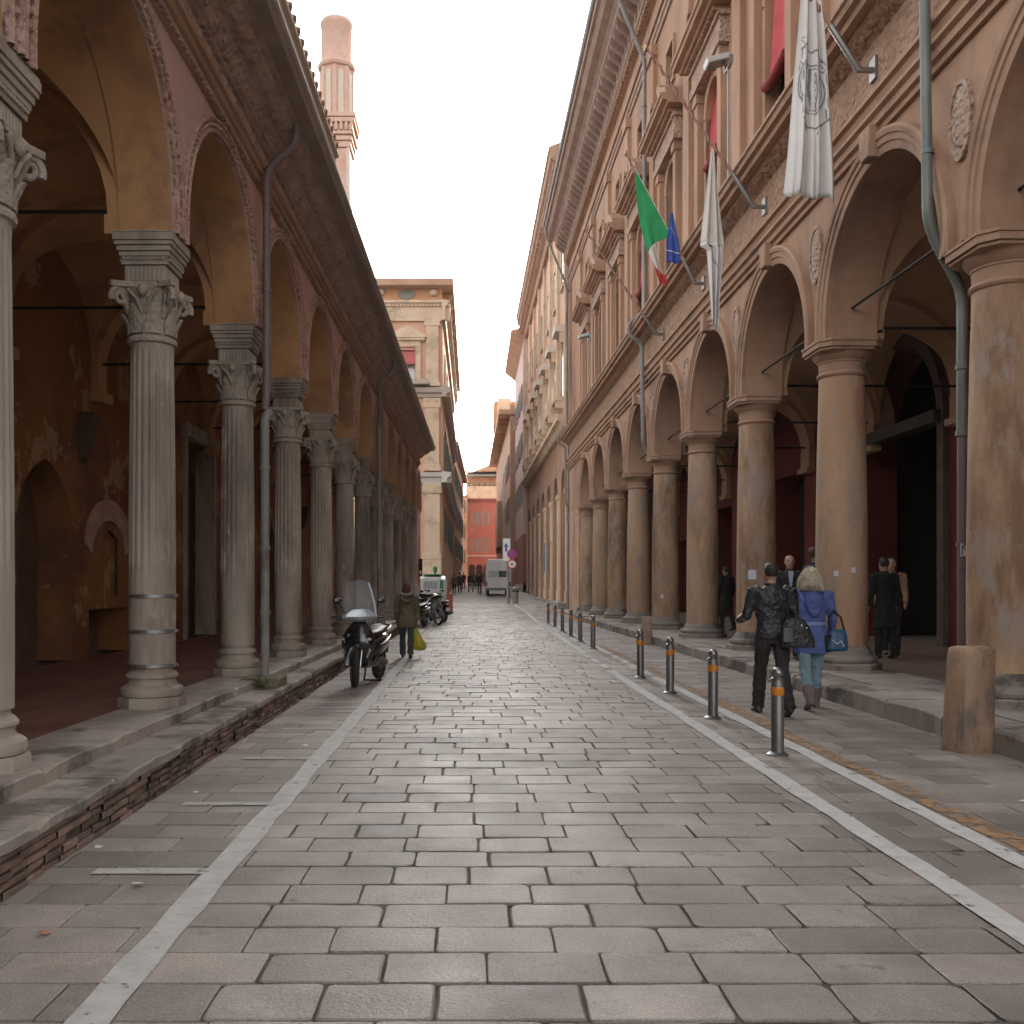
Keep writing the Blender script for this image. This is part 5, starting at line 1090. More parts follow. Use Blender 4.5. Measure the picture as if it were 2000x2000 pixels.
def scooter(label, loc, rz, steer, M_body=M_SCB, M_head=M_SCS, screen=True, box=False, group=None):
    t = thing('scooter', label, 'scooter', loc, rz, group)
    wheel(t, .66, .30, .10, steer*.8); wheel(t, -.66, .29, .12)
    mb = MB(); n = 14; R = []                       # front mudguard
    for k in range(n+1):
        a = radians(10+140*k/n); q = .335; R.append([(x*cos(steer*.8)-0, .66+(q+dz)*cos(a)+x*sin(steer*.8), .30+(q+dz)*sin(a)) for x, dz in ((-.075,-.03),(-.05,.01),(0,.022),(.05,.01),(.075,-.03),(.05,.0),(0,.01),(-.05,.0))])
    mb.rings(R); mb.build('front_mudguard', M_body, t, 50)
    mb = MB()
    for s_ in (-1, 1): mb.tube([(s_*.085,.66,.30),(s_*.09,.60,.50),(s_*.085,.52,.76)], .024, 10)
    mb.build('fork', M_CHR, t, 40)
    mb = MB(); R = []                               # front shield: leans back, narrow nose
    for z, yc, hw, dp in ((.30,.36,.13,.05),(.38,.42,.19,.08),(.50,.47,.24,.10),(.62,.49,.265,.12),(.75,.475,.255,.13),(.86,.44,.20,.12),(.95,.40,.13,.09),(.99,.385,.08,.06)):
        R.append([(hw*cos(a), yc+(dp*1.25 if sin(a) > 0 else dp*.5)*sin(a)*(1 if abs(cos(a)) < .95 else .8), z) for a in [2*pi*i/22 for i in range(22)]])
    mb.rings(R); mb.build('front_shield', M_body, t, 50)
    mb = MB(); R = [[(.085*cos(a), .585+.05*sin(a)*0-.0+ (z-.62)*-.12, z+0) for a in (0,)] for z in (0,)]
    mb = MB(); mb.prism([(-.085,.44),(.085,.44),(.10,.60),(.06,.70),(-.06,.70),(-.10,.60)], 'y', .585, .632); mb.build('grille', M_BLACK, t, None, .012)
    for s_ in (-1, 1):
        mb = MB(); mb.tube([(s_*.10,.60,.80),(s_*.17,.575,.68),(s_*.20,.54,.55),(s_*.15,.53,.44)], [.016,.026,.024,.012], 8); mb.build('chrome_trim', M_SCS, t, 50)
        mb = MB(); mb.ell((s_*.185,.56,.72), .05, .035, .028, 12, 8); mb.build('indicator', mat('indicator_lens', (.55,.45,.35), rough=.15), t, 40)
    mb = MB(); mb.ell((0,.585,.66), .085, .05, .075, 16, 10); mb.build('headlight', mat('lamp_glass', (.55,.58,.60), rough=.08, spec=.9), t, 40)
    mb = MB(); R = [ellring((0,y_,z_), w_, h_) for y_, z_, w_, h_ in ((.44,.34,.14,.06),(.30,.315,.18,.06),(.05,.315,.18,.065),(-.10,.36,.17,.10),(-.2,.42,.16,.14))]; mb.rings(R); mb.build('footboard', M_body, t, 50)
    mb = MB(); R = [ellring((0,y_,z_), w_, h_, 22) for y_, z_, w_, h_ in ((.00,.48,.11,.10),(-.08,.53,.155,.17),(-.25,.56,.18,.185),(-.50,.595,.185,.165),(-.72,.63,.165,.13),(-.90,.68,.11,.075),(-.98,.70,.06,.04))]; mb.rings(R); mb.build('rear_body', M_body, t, 50)
    for s_ in (-1, 1):
        mb = MB(); mb.tube([(s_*.185,-.12,.60),(s_*.195,-.40,.63),(s_*.18,-.68,.68),(s_*.14,-.88,.72)], [.008,.018,.016,.008], 8); mb.build('side_trim', M_SCS, t, 50)
    mb = MB(); R = [ellring((0,y_,z_), w_, h_, 20) for y_, z_, w_, h_ in ((.04,.72,.07,.03),(-.02,.75,.12,.05),(-.20,.765,.15,.055),(-.42,.79,.165,.06),(-.60,.83,.155,.06),(-.78,.835,.13,.045),(-.84,.83,.08,.025))]; mb.rings(R); mb.build('seat', M_SEAT, t, 50)
    mb = MB(); mb.tube([(.15,-.62,.80),(.17,-.80,.86),(.10,-.95,.88),(-.10,-.95,.88),(-.17,-.80,.86),(-.15,-.62,.80)], .014, 8); mb.build('grab_rail', M_CHR, t, 50)
    mb = MB(); mb.ell((0,-.985,.68), .08, .03, .045, 14, 8); mb.build('tail_light', mat('tail_red', (.30,.015,.015), rough=.2), t, 40)
    boxp(t, 'number_plate', M_WHITE, (-.09,.09,-1.04,-1.03,.46,.60)); boxp(t, 'rear_mudguard', M_BLACK, (-.06,.06,-1.03,-.80,.42,.62))
    mb = MB(); mb.tube([(.15,-.05,.28),(.18,-.35,.30),(.21,-.55,.34),(.22,-.95,.40)], [.03,.04,.062,.055], 12); mb.build('exhaust', mat('exhaust_metal', (.20,.20,.20), rough=.3, metal=.8), t, 50)
    mb = MB(); mb.tube([(-.09,-.15,.34),(-.10,-.45,.30),(-.10,-.66,.29)], [.07,.085,.06], 12); mb.build('engine', mat('engine_grey', (.13,.13,.13), rough=.5, metal=.4), t, 50)
    mb = MB(); 
    for s_ in (-1, 1): mb.tube([(s_*.08,-.22,.27),(s_*.14,-.30,.015)], .014, 6)
    mb.tube([(-.14,-.30,.02),(.14,-.30,.02)], .014, 6); mb.build('centre_stand', M_IRON, t)
    # steering head turned to one side
    MS = Matrix.Translation((0,.42,1.0)) @ Matrix.Rotation(steer, 4, 'Z')
    def H(p): return tuple(MS @ Vector(p))
    def hb(name, mb, m, sm_=50, par=t): mb.v = [H(v) for v in mb.v]; return mb.build(name, m, par, sm_)
    mb = MB(); R = [[(x, .0+d*sin(a), z_+h_*cos(a)) for a in [2*pi*i/14 for i in range(14)]] for x, d, z_, h_ in ((-.27,.03,.05,.03),(-.20,.07,.055,.055),(-.10,.13,.06,.085),(0,.155,.065,.10),(.10,.13,.06,.085),(.20,.07,.055,.055),(.27,.03,.05,.03))]; mb.rings(R); hb('handlebar_cowl', mb, M_head)
    for s_ in (-1, 1):
        mb = MB(); mb.tube([(s_*.24,-.02,.05),(s_*.30,-.05,.05),(s_*.41,-.10,.04)], [.017,.02,.02], 10); g_ = hb('grip', mb, M_BLACK)
        mb = MB(); mb.tube([(s_*.22,.05,.06),(s_*.32,.02,.05),(s_*.42,-.04,.035)], .007, 6); hb('lever', mb, M_CHR)
        mb = MB(); mb.tube([(s_*.20,0,.10),(s_*.26,-.02,.18),(s_*.32,.0,.26)], .008, 6); ms = hb('mirror_stem', mb, M_IRON)
        mb = MB(); mb.ell((s_*.34,.0,.30), .07, .022, .045, 16, 10); hb('mirror', mb, M_SCB)
        mb = MB(); mb.ell((s_*.34,-.012,.30), .06, .012, .037, 16, 8); hb('mirror_glass', mb, M_CHR)
    if screen:
        mb = MB(); vs = []; fs = []; n = 12; m_ = 10
        for i in range(m_+1):
            v = i/m_; wv = .25*(1-.35*v*v)
            for k in range(n+1):
                u = -1+2*k/n; vs.append((u*wv, .16-.10*u*u-.16*v, .06+.56*v-.05*u*u*v))
        for i in range(m_):
            for k in range(n): q = i*(n+1)+k; fs.append((q,q+1,q+n+2,q+n+1))
        mb.add(vs, fs); mg = mat('windscreen', (.55,.60,.65), rough=.08, spec=.7); mg.node_tree.nodes['Principled BSDF'].inputs['Alpha'].default_value = .13
        o = hb('windscreen', mb, mg, 0); so = o.modifiers.new('t', 'SOLIDIFY'); so.thickness = .006
        mb = MB(); mb.tube([(-.245,.06,.06),(-.235,.0,.25),(-.20,-.06,.43),(-.165,-.10,.57)], .019, 8); hb('screen_edge', mb, mat('screen_edge', (.60,.65,.70), rough=.2, spec=.8))
        mb = MB(); mb.rings([[(x*q, .165-.11*x*x*9*.2+dd-.10*(z-.0), z) for x, dd in ((-.24,0),(-.12,.012),(0,.016),(.12,.012),(.24,0),(.12,-.012),(0,-.01),(-.12,-.012))] for z, q in ((.06,1.0),(.10,.9),(.14,.72),(.17,.5))]); hb('screen_base', mb, M_SCS)
    if box:
        bx_ = MB(); R = [ellring((0,y_,1.03), w_, h_, 20, 4) for y_, w_, h_ in ((-.66,.19,.12),(-.68,.22,.15),(-.98,.22,.15),(-1.02,.19,.12))]; bx_.rings(R); bx_.build('top_box', M_SCB, t, 40)
    return t
sc1 = scooter('black scooter with tall windscreen and silver cowl parked against the kerb', (-1.66,15.25,0), pi-.18, .5); sc1.scale = (1.0,1.0,1.0)
scooter('grey scooter with dark top box parked beyond the woman in the parka', (-1.62,37.2,g(37.2)), pi+.5, .2, mat('scooter_grey', (.14,.14,.15), rough=.3, coat=.5), M_SCB, False, True)
scooter('silver fronted scooter leaning beside the grey one', (-2.0,34.6,0), pi-.35, .3, M_SCB, M_SCS, True, False)
scooter('dark maroon scooter parked nearest the far white line', (-1.45,39.6,g(39.6)), .45, -.2, mat('scooter_maroon', (.07,.012,.012), rough=.25, coat=.6), M_SCB, False, False)
# white and green street-cleaning cart
ct = thing('cleaning_cart', 'small white and green street cleaning vehicle with green beacon', 'vehicle', (-1.95,47.5,g(47.5)))
mb = MB(); R = [ellring((0,y_,z_), w_, h_, 24, 5) for y_, z_, w_, h_ in ((-1.1,1.05,.62,.45),(-1.05,1.1,.68,.62),(-.2,1.15,.70,.72),(.6,1.15,.68,.72),(.9,1.1,.62,.6))]; mb.rings(R); mb.build('body', M_WHITE, ct, 40)
M_GRN = mat('cart_green', (.03,.30,.10), rough=.4)
boxp(ct, 'green_panel', M_GRN, (.02,.45,-1.13,-1.105,.55,1.0)); boxp(ct, 'green_stripe', M_GRN, (.36,.52,-1.12,-1.06,1.15,1.6)); boxp(ct, 'roof_panel', M_GRN, (-.45,.45,-.8,.5,1.86,1.9)); boxp(ct, 'rear_window', M_SKYG, (-.42,.25,-1.125,-1.09,1.2,1.55)); boxp(ct, 'white_logo', M_WHITE, (.15,.32,-1.14,-1.131,.7,.85)); boxp(ct, 'vent', M_IRON, (-.3,-.1,-1.12,-1.09,.75,.9))
mb = MB(); mb.lathe([(.05,1.9),(.05,2.0),(.10,2.0),(.11,2.2),(.05,2.28)], 12, .1, -.3); mb.build('beacon', M_GRN, ct, 40)
for x, y_ in ((-.5,-.7),(.5,-.7),(0,.6)):
    mb = MB(); mb.tube([(x-.07,y_,.24),(x+.07,y_,.24)], .24, 20); mb.build('wheel', M_TYRE, ct, 40)
boxp(ct, 'orange_box', mat('orange_box', (.55,.18,.08), rough=.6), (.55,.95,.1,.5,.0,.95))
# white delivery van seen from behind
vn = thing('delivery_van', 'white box van parked with its rear towards the street', 'van', (1.98,76,g(76)))
mb = MB(); P = [(-.95,.55),(.95,.55),(1.0,.7),(1.0,2.3),(.85,2.85),(-.85,2.85),(-1.0,2.3),(-1.0,.7)]; mb.prism(P, 'y', 0, 4.2); mb.build('box_body', mat('van_white', (.78,.78,.76), rough=.35, coat=.3), vn, None, .06)
mb = MB(); mb.prism([(4.2,.5),(6.0,.5),(6.1,1.3),(5.2,1.5),(4.7,2.2),(4.2,2.2)], 'x', -.92, .92); mb.build('cab', mat('van_white', (0,0,0)), vn, None, .05)
boxp(vn, 'rear_window', M_PANE, (.02,.8,-.02,.01,1.45,1.95)); boxp(vn, 'rear_window', M_SKYG, (-.78,-.06,-.02,.01,1.45,1.95)); boxp(vn, 'door_seam', M_IRON, (-.022,-.008,-.012,.01,.8,2.6)); boxp(vn, 'bumper', M_SHUT, (-.95,.95,-.14,.05,.42,.62), bevel=.03); boxp(vn, 'tail_light', mat('van_red', (.4,.03,.03), rough=.3), (-.97,-.86,-.03,.01,.75,1.1)); boxp(vn, 'tail_light', mat('van_red', (0,0,0)), (.86,.97,-.03,.01,.75,1.1)); boxp(vn, 'number_plate', M_WHITE, (-.26,.26,-.03,.01,.7,.82)); boxp(vn, 'side_mirror', M_BLACK, (-1.25,-1.02,4.6,4.7,1.5,1.85))
for x in (-.8, .8):
    for y_ in (.9, 5.1): mb = MB(); mb.tube([(x-.11,y_,.35),(x+.11,y_,.35)], .35, 22); mb.build('wheel', M_TYRE, vn, 40)
# ------------------------------------------------------------------ people
M_SKIN = mat('skin', (.42,.24,.17), (.48,.29,.21), s=9, rough=.55, obj=True)
M_HAIRD = mat('dark_hair', (.018,.013,.011), (.03,.022,.018), s=30, rough=.5, bump=.006, bs=90, obj=True)
M_HAIRB = mat('blonde_hair', (.40,.31,.20), (.74,.65,.51), s=14, rough=.6, bump=.02, bs=70, obj=True)
M_HAIRR = mat('reddish_hair', (.09,.025,.02), (.13,.04,.03), s=30, rough=.6, bump=.006, bs=80, obj=True)
M_HAIRN = mat('brown_hair', (.07,.04,.025), (.11,.065,.04), s=30, rough=.6, bump=.006, bs=80, obj=True)
def cloth_mat(name, a, b, rough=.85, bump=.03, bs=8): return mat(name, a, b, s=6, rough=rough, bump=bump, bs=bs, obj=True)
M_LEATH = cloth_mat('black_leather', (.02,.02,.022), (.035,.035,.038), .36, .05, 8)
M_BLKC = cloth_mat('black_cloth', (.012,.011,.012), (.02,.018,.019)); M_DKTR = cloth_mat('dark_trousers', (.022,.018,.019), (.035,.03,.031))
M_SHOE = mat('black_shoe', (.02,.018,.017), rough=.35, obj=True)
FOLD = bpy.data.textures.new('folds', 'CLOUDS'); FOLD.noise_scale = .11; FOLD.noise_depth = 2
FOLDT = bpy.data.textures.new('trouser_folds', 'CLOUDS'); FOLDT.noise_scale = .08; FOLDT.noise_depth = 1
def tubes(mb, segs, n=14):
    for pts, rs in segs: mb.tube(pts, rs, n, up=(0,1,0))
def fin(mb, name, m, parent, vox=.012, it=4):
    o = mb.build(name, m, parent, 0)
    r = o.modifiers.new('r', 'REMESH'); r.mode = 'VOXEL'; r.voxel_size = vox; r.use_smooth_shade = True
    s_ = o.modifiers.new('s', 'SMOOTH'); s_.iterations = it; s_.factor = .5
    return o
def oval(c, rx, ry, n=20, p=2.2, tilt=0):
    R = []
    for i in range(n):
        a = 2*pi*i/n; k = (abs(cos(a))**p+abs(sin(a))**p)**(-1/p); x, y = rx*k*cos(a), ry*k*sin(a)
        R.append((c[0]+x, c[1]+y, c[2]+tilt*y))
    return R
def person(label, loc, rz, H=1.75, legs=((.30,.10),(-.28,.22)), arms=((-.25,.35,.06),(.22,.25,.06)), top=M_BLKC, top_len='jacket', bottom=M_DKTR, shoe=M_SHOE, hair=M_HAIRD, hair_style='short', vox=.013, face=False, wid=1.0, lean=.03, skin=M_SKIN, boots=None, flare=1.0, shirt=None):
    k = H/1.75; t = thing('person', label, 'person', loc, rz)
    sw = .195*wid
    def leg(s_, swing, knee):
        hip = Vector((s_*.095, 0, .93)); d1 = Vector((0, sin(swing), -cos(swing))); kn = hip+d1*.435; d2 = Vector((s_*.01, sin(swing-knee), -cos(swing-knee))); an = kn+d2*.425
        return hip, kn, an, swing-knee
    L = [leg(s_, *q) for s_, q in zip((-1, 1), legs)]
    zmin = min(l[2].z for l in L)-.075
    def arm(s_, swing, elbow, abd):
        sh = Vector((s_*sw, lean*.5, 1.43)); d1 = Vector((s_*sin(abd+.10), sin(swing)*cos(abd), -cos(swing)*cos(abd))).normalized(); el = sh+d1*.29
        d2 = Vector((s_*sin(abd*.3-.02), sin(swing+elbow), -cos(swing+elbow))).normalized(); wr = el+d2*.25
        return sh, el, wr, d2
    A = [arm(s_, *q) for s_, q in zip((-1, 1), arms)]
    TZ = Matrix.Scale(k, 4) @ Matrix.Translation((0, 0, -zmin))
    def done(mb, name, m, par, v=vox, it=4):
        mb.v = [tuple(TZ @ Vector(p)) for p in mb.v]; o = fin(mb, name, m, par, v*k, it)
        if name in ('jacket', 'coat', 'trousers') and v < .02:      # soft folds in the cloth
            d = o.modifiers.new('folds', 'DISPLACE'); d.texture = FOLD if name != 'trousers' else FOLDT; d.texture_coords = 'LOCAL'; d.strength = .034 if name != 'trousers' else .024; d.mid_level = .5
        return o
    def plain(mb, name, m, par, sm_=45): mb.v = [tuple(TZ @ Vector(p)) for p in mb.v]; return mb.build(name, m, par, sm_)
    hy = lean+.01; hc = Vector((0, hy, 1.635))
    def head(mb):
        mb.rings([oval((0,hy+o,z), rx, ry, 18) for z, rx, ry, o in ((1.525,.030,.035,.03),(1.535,.045,.055,.025),(1.565,.058,.075,.015),(1.60,.068,.088,.008),(1.645,.074,.096,0),(1.69,.073,.094,-.004),(1.725,.060,.078,-.006),(1.745,.038,.048,-.006),(1.752,.012,.015,-.006))])
        mb.rings([oval((0,hy*.6+o,z), rx, rx, 14) for z, rx, o in ((1.43,.075,-.005),(1.47,.058,0),(1.54,.054,.008),(1.58,.05,.01))])
        mb.tube([(0,hy+.088,1.655),(0,hy+.108,1.625),(0,hy+.098,1.612)], [.010,.015,.012], 8)
        for s_ in (-1, 1): mb.ell((s_*.075,hy-.005,1.635), .012, .022, .032, 10, 6)
    def hand(mb, w_, d, s_):
        side = Vector((s_, 0, 0)); fwd = d.normalized(); pal = w_+fwd*.05
        mb.tube([w_-fwd*.02, w_+fwd*.03, w_+fwd*.085], [.024,.034,.032], 10, flat=.75)
        acr = Vector((0,1,0))-fwd*fwd.y; acr = acr.normalized()
        for i, ln in enumerate((.068,.078,.072,.056)):
            b = w_+fwd*.08+acr*(.030-.020*i); c1_ = b+fwd*ln*.5-side*.006; c2_ = b+fwd*ln*.85-side*.022; mb.tube([b, c1_, c2_], [.0095,.009,.0075], 7)
        b = w_+fwd*.035+acr*.03; mb.tube([b, b+acr*.022+fwd*.028, b+acr*.022+fwd*.062-side*.01], [.012,.011,.009], 7)
    mb = MB()                                        # one continuous body
    head(mb)
    mb.rings([oval((0,o+lean*max(0,(z-.95))*1.2,z), rx, ry) for z, rx, ry, o in ((.86,.11,.085,0),(.93,.155,.11,-.005),(1.02,.145,.10,0),(1.12,.135,.092,.003),(1.25,.155,.10,.003),(1.36,.165,.098,0),(1.44,.13,.078,-.004),(1.475,.07,.06,-.003))])
    for s_, (sh, el, wr, d2), (hp, kn, an, an_a) in zip((-1,1), A, L):
        tubes(mb, [([sh+Vector((-s_*.05,0,.0)), sh, (sh+el)/2, el, (el+wr)/2, wr], [.055,.052,.045,.038,.037,.026])]); hand(mb, wr, d2, s_)
        tubes(mb, [([hp+Vector((0,0,.03)), hp, hp.lerp(kn,.5), kn, kn.lerp(an,.35), an], [.082,.085,.072,.053,.055,.036])]); tubes(mb, [([an+Vector((0,-.03,-.02)), an+Vector((0,.06,-.045)), an+Vector((0,.16,-.06))], [.035,.038,.028])])
    body = done(mb, 'body', skin, t)
    # trousers
    mb = MB(); mb.rings([oval((0,lean*.1,z), rx, ry) for z, rx, ry in ((.84,.125,.10),(.90,.165,.122),(.98,.162,.118),(1.04,.150,.108))])
    for s_, (hp, kn, an, an_a) in zip((-1,1), L):
        e = an+Vector((0,0,-.01)) if not boots else an.lerp(kn,.3); tubes(mb, [([hp+Vector((0,0,.02)), hp.lerp(kn,.3), hp.lerp(kn,.7), kn, kn.lerp(e,.4), kn.lerp(e,.75), e], [.098,.094,.080,.070,.066*flare,.062*flare,.064*flare])])
    done(mb, 'trousers', bottom, t, vox, 3)
    for s_, (hp, kn, an, aa) in zip((-1,1), L):      # shoes
        pit = max(-.2, -aa*.9 if aa < 0 else 0.0); mb = MB(); R = []
        for y_, hw, z0, z1 in ((-.085,.02,.0,.05),(-.075,.034,-.0,.075),(-.03,.038,0,.085),(.03,.038,0,.075),(.09,.045,0,.055),(.14,.044,0,.045),(.175,.03,.003,.035),(.19,.012,.008,.024)):
            R.append([(hw*cos(a)*(1 if sin(a) > -.3 else .95), y_, (z0+z1)/2+(z1-z0)/2*max(-1, sin(a)*1.15)) for a in [2*pi*i/14 for i in range(14)]])
        mb.rings(R); Mx = Matrix.Translation((an.x, an.y, an.z-.075)) @ Matrix.Rotation(-pit, 4, 'X'); mb.v = [tuple(Mx @ Vector(p)) for p in mb.v]; plain(mb, 'shoe', shoe, t)
        if boots:
            mb = MB(); up_ = an.lerp(kn, .42); tubes(mb, [([an+Vector((0,-.005,-.05)), an+Vector((0,0,.03)), an.lerp(kn,.2), up_], [.050,.058,.070,.078])]); plain(mb, 'boot_shaft', boots, t)
    # upper garment
    mb = MB()
    prof = [(1.02,.165,.118,0),(1.10,.158,.112,.0),(1.20,.168,.118,.002),(1.30,.185,.125,.002),(1.38,.192,.122,-.002),(1.44,.165,.098,-.006),(1.485,.085,.075,-.004),(1.50,.072,.068,0)]
    low = {'jacket': [(.90,.172,.125,0),(.96,.172,.124,0)], 'long': [(.70,.185,.135,0),(.80,.19,.14,0),(.90,.185,.135,0),(.97,.172,.122,0)], 'coat': [(.52,.20,.15,0),(.66,.20,.15,0),(.80,.195,.145,0),(.93,.185,.135,0)], 'parka': [(.72,.235,.175,0),(.82,.245,.18,0),(.95,.235,.172,0)]}[top_len]
    kk = 1.14 if top_len == 'parka' else 1.0
    mb.rings([oval((0,o+lean*max(0,(z-.95))*1.2,z), rx*wid*(kk if z > 1 else 1), ry*wid*(kk if z > 1 else 1)) for z, rx, ry, o in low+prof])
    for s_, (sh, el, wr, d2) in zip((-1,1), A):
        q = 1.15 if top_len == 'parka' else 1.0
        tubes(mb, [([sh+Vector((-s_*.07,0,.005)), sh+Vector((0,0,.002)), sh.lerp(el,.5), el, el.lerp(wr,.5), wr], [.075*q,.078*q,.066*q,.058*q,.052*q,.046*q])])
    up_o = done(mb, 'jacket' if top_len != 'coat' else 'coat', top, t, vox, 4)
    mb = MB(); mb.rings([oval((0,hy*.55,z), rx, rx*.95, 18) for z, rx in ((1.455,.082),(1.49,.074),(1.525,.07))], caps=False); plain(mb, 'collar', top, t)
    if shirt: mb = MB(); mb.prism([(-.045,1.49),(.045,1.49),(.012,1.18),(-.012,1.18)], 'y', .128+lean*.4, .137+lean*.4); plain(mb, 'shirt', shirt, t, None)
    # hair
    mb = MB()
    if hair_style == 'short':
        mb.rings([oval((0,hy-.012,z), rx, ry, 18) for z, rx, ry in ((1.60,.066,.082),(1.64,.080,.098),(1.69,.081,.100),(1.735,.066,.082),(1.762,.035,.045))])
        if face: mb = MB(); mb.rings([oval((0,hy-.028,z), rx, ry, 18) for z, rx, ry in ((1.60,.070,.070),(1.65,.081,.080),(1.69,.082,.088),(1.735,.068,.084),(1.765,.036,.045))])
        done(mb, 'hair', hair, t, .012, 3)
    elif hair_style == 'bald':
        for s_ in (-1, 1): mb.ell((s_*.066,hy-.035,1.635), .016, .045, .035, 10, 6)
        done(mb, 'hair', hair, t, .012, 2)
    elif hair_style == 'curly':
        mb.rings([oval((0,hy-.02,z), rx, ry, 22) for z, rx, ry in ((1.485,.12,.10),(1.52,.148,.115),(1.58,.142,.118),(1.66,.116,.112),(1.73,.084,.092),(1.775,.045,.05))])
        ho = done(mb, 'hair', hair, t, .012, 3); mb = MB()
        for q in range(330):                         # wavy locks falling from the crown
            a = random.uniform(0, 2*pi); ph = random.uniform(0, 6); ln = random.uniform(.75, 1.08); pts = []
            for i in range(9):
                u = i/8*ln; z = 1.785-.31*u; rr = .012+.140*sin(min(1, u*1.3)*pi/2)**.62+(.006+.012*u)*sin(u*11+ph); aa = a+.16*sin(u*8+ph*2); pts.append((rr*cos(aa), hy-.02+rr*.84*sin(aa), z+.004*sin(ph)))
            mb.tube(pts, [.006,.007,.007,.007,.007,.007,.006,.005,.002], 5)
        plain(mb, 'locks', hair, ho, 0)
    elif hair_style == 'bob':
        mb.rings([oval((0,hy-.015,z), rx, ry, 18) for z, rx, ry in ((1.53,.078,.085),(1.58,.088,.1),(1.66,.088,.105),(1.72,.072,.088),(1.765,.035,.045))]); done(mb, 'hair', hair, t, .012, 3)
    if face:
        for s_ in (-1, 1):
            mb = MB(); mb.ell((s_*.029,hy+.084,1.650), .014, .007, .009, 8, 6); plain(mb, 'eye', M_IRON, t); mb = MB(); mb.ell((s_*.029,hy+.086,1.668), .018, .006, .006, 8, 4); plain(mb, 'eyebrow', hair, t)
        mb = MB(); mb.ell((0,hy+.084,1.575), .024, .008, .007, 10, 6); plain(mb, 'mouth', mat('lips', (.26,.10,.08), rough=.5), t)
    t['k'] = k; t['zo'] = -zmin
    return t, TZ, A
# man in leather jacket with black shoulder bag, walking away
pm, TZ, A = person('man in black leather jacket and dark trousers walking away with a shoulder bag', (3.55,11.55,0), .02, 1.82, ((.30,.10),(-.20,.32)), ((.12,1.25,.12),(-.05,.35,.06)), M_LEATH, 'jacket', M_DKTR, M_SHOE, M_HAIRD, 'short', .0095, wid=1.12, flare=1.12)
bg_ = thing('shoulder_bag', 'black leather shoulder bag hanging on the man in the leather jacket', 'bag', (3.78,11.38,.80))
mb = MB(); mb.rings([oval((x,0,z), rx, ry, 20, 3.4) for x, z, rx, ry in ((.02,.03,.17,.055),(.02,.0,.20,.075),(.01,.10,.20,.085),(-.01,.24,.165,.075),(-.02,.33,.12,.05),(-.03,.36,.08,.03))]); fin(mb, 'bag_body', M_LEATH, bg_, .012, 3)
mb = MB(); mb.tube([(-.10,-.02,.34),(-.12,-.05,.50),(-.08,-.04,.66),(.0,.06,.70),(.06,.16,.62),(.07,.19,.45),(.06,.06,.30)], .014, 8, flat=1.6); mb.build('strap', M_LEATH, bg_, 50)
mb = MB(); mb.rings([oval((-.12,-.085,z), .055, .012, 12, 3) for z in (.08,.24)]); mb.build('pocket', mat('bag_grey', (.10,.105,.115), rough=.4, obj=True), bg_, 50)
mb = MB(); mb.ell((.04,-.075,.27), .014, .006, .014, 8, 6); mb.ell((.10,-.07,.24), .012, .006, .012, 8, 6); mb.build('buckle', M_CHR, bg_, 40)
# blonde woman in blue cardigan
M_BLUEC = cloth_mat('blue_knit', (.085,.115,.30), (.11,.15,.37), .95, .03, 9); M_JEAN = cloth_mat('light_jeans', (.20,.30,.36), (.27,.38,.44), .9, .03, 10); M_SUEDE = cloth_mat('suede_boot', (.17,.14,.125), (.23,.19,.17), .95)
pw, TZ, A = person('blonde woman in long blue hooded cardigan light jeans and suede boots', (4.22,12.15,0), -.05, 1.74, ((-.20,.36),(.22,.08)), ((.06,.25,.05),(-.02,.55,.10)), M_BLUEC, 'long', M_JEAN, M_SUEDE, M_HAIRB, 'curly', .0095, wid=1.10, boots=M_SUEDE)
mb = MB(); R = []
for q in range(13):                                  # hood lying on her back
    a = pi+pi*q/12; R.append([(.115*cos(a)*(1+.05*cos(b)), -.105+.045*cos(b)-.02*abs(sin(a)), 1.44+.24*sin(a)*1.0+.05*sin(b)) for b in [2*pi*i/8 for i in range(8)]])
mb.rings(R); mb.v = [tuple(TZ @ Vector(v)) for v in mb.v]; mb.build('hood', M_BLUEC, pw, 50)
mb = MB(); mb.rings([oval((0,0,z), .183, .134, 28) for z in (1.055,1.10)], caps=False); mb.v = [tuple(TZ @ Vector(v)) for v in mb.v]; mb.build('belt', mat('pale_blue_belt', (.20,.27,.42), rough=.4, obj=True), pw, 50)
hb_ = thing('handbag', 'dark blue and black handbag on the arm of the blonde woman', 'bag', (4.50,12.05,.72))
mb = MB(); mb.rings([oval((.03*z*3,0,z), rx, ry, 20, 3) for z, rx, ry in ((0,.11,.05),(.03,.14,.07),(.13,.125,.065),(.23,.10,.045),(.27,.085,.02))]); fin(mb, 'bag_body', mat('handbag_blue', (.015,.07,.15), (.03,.11,.20), s=14, rough=.35, obj=True), hb_, .010, 3)
mb = MB(); mb.tube([(-.06,0,.25),(-.09,.02,.40),(-.02,.03,.50),(.06,.02,.42),(.10,0,.25)], .013, 8); mb.build('handle', M_BLKC, hb_, 50)
mb = MB(); mb.rings([oval((-.10,.01,z), rx, .05, 14, 3) for z, rx in ((-.01,.05),(.10,.07),(.2,.05))]); mb.build('black_pocket', M_BLKC, hb_, 50)
mb = MB(); mb.tube([(-.07,-.07,.14),(-.02,-.076,.09),(.03,-.074,.13),(.07,-.07,.06)], .008, 6); mb.build('print', M_FLAGC, hb_); mb = MB(); mb.ell((.045,-.072,.08), .012, .006, .012, 8, 5); mb.build('red_charm', M_RED, hb_)
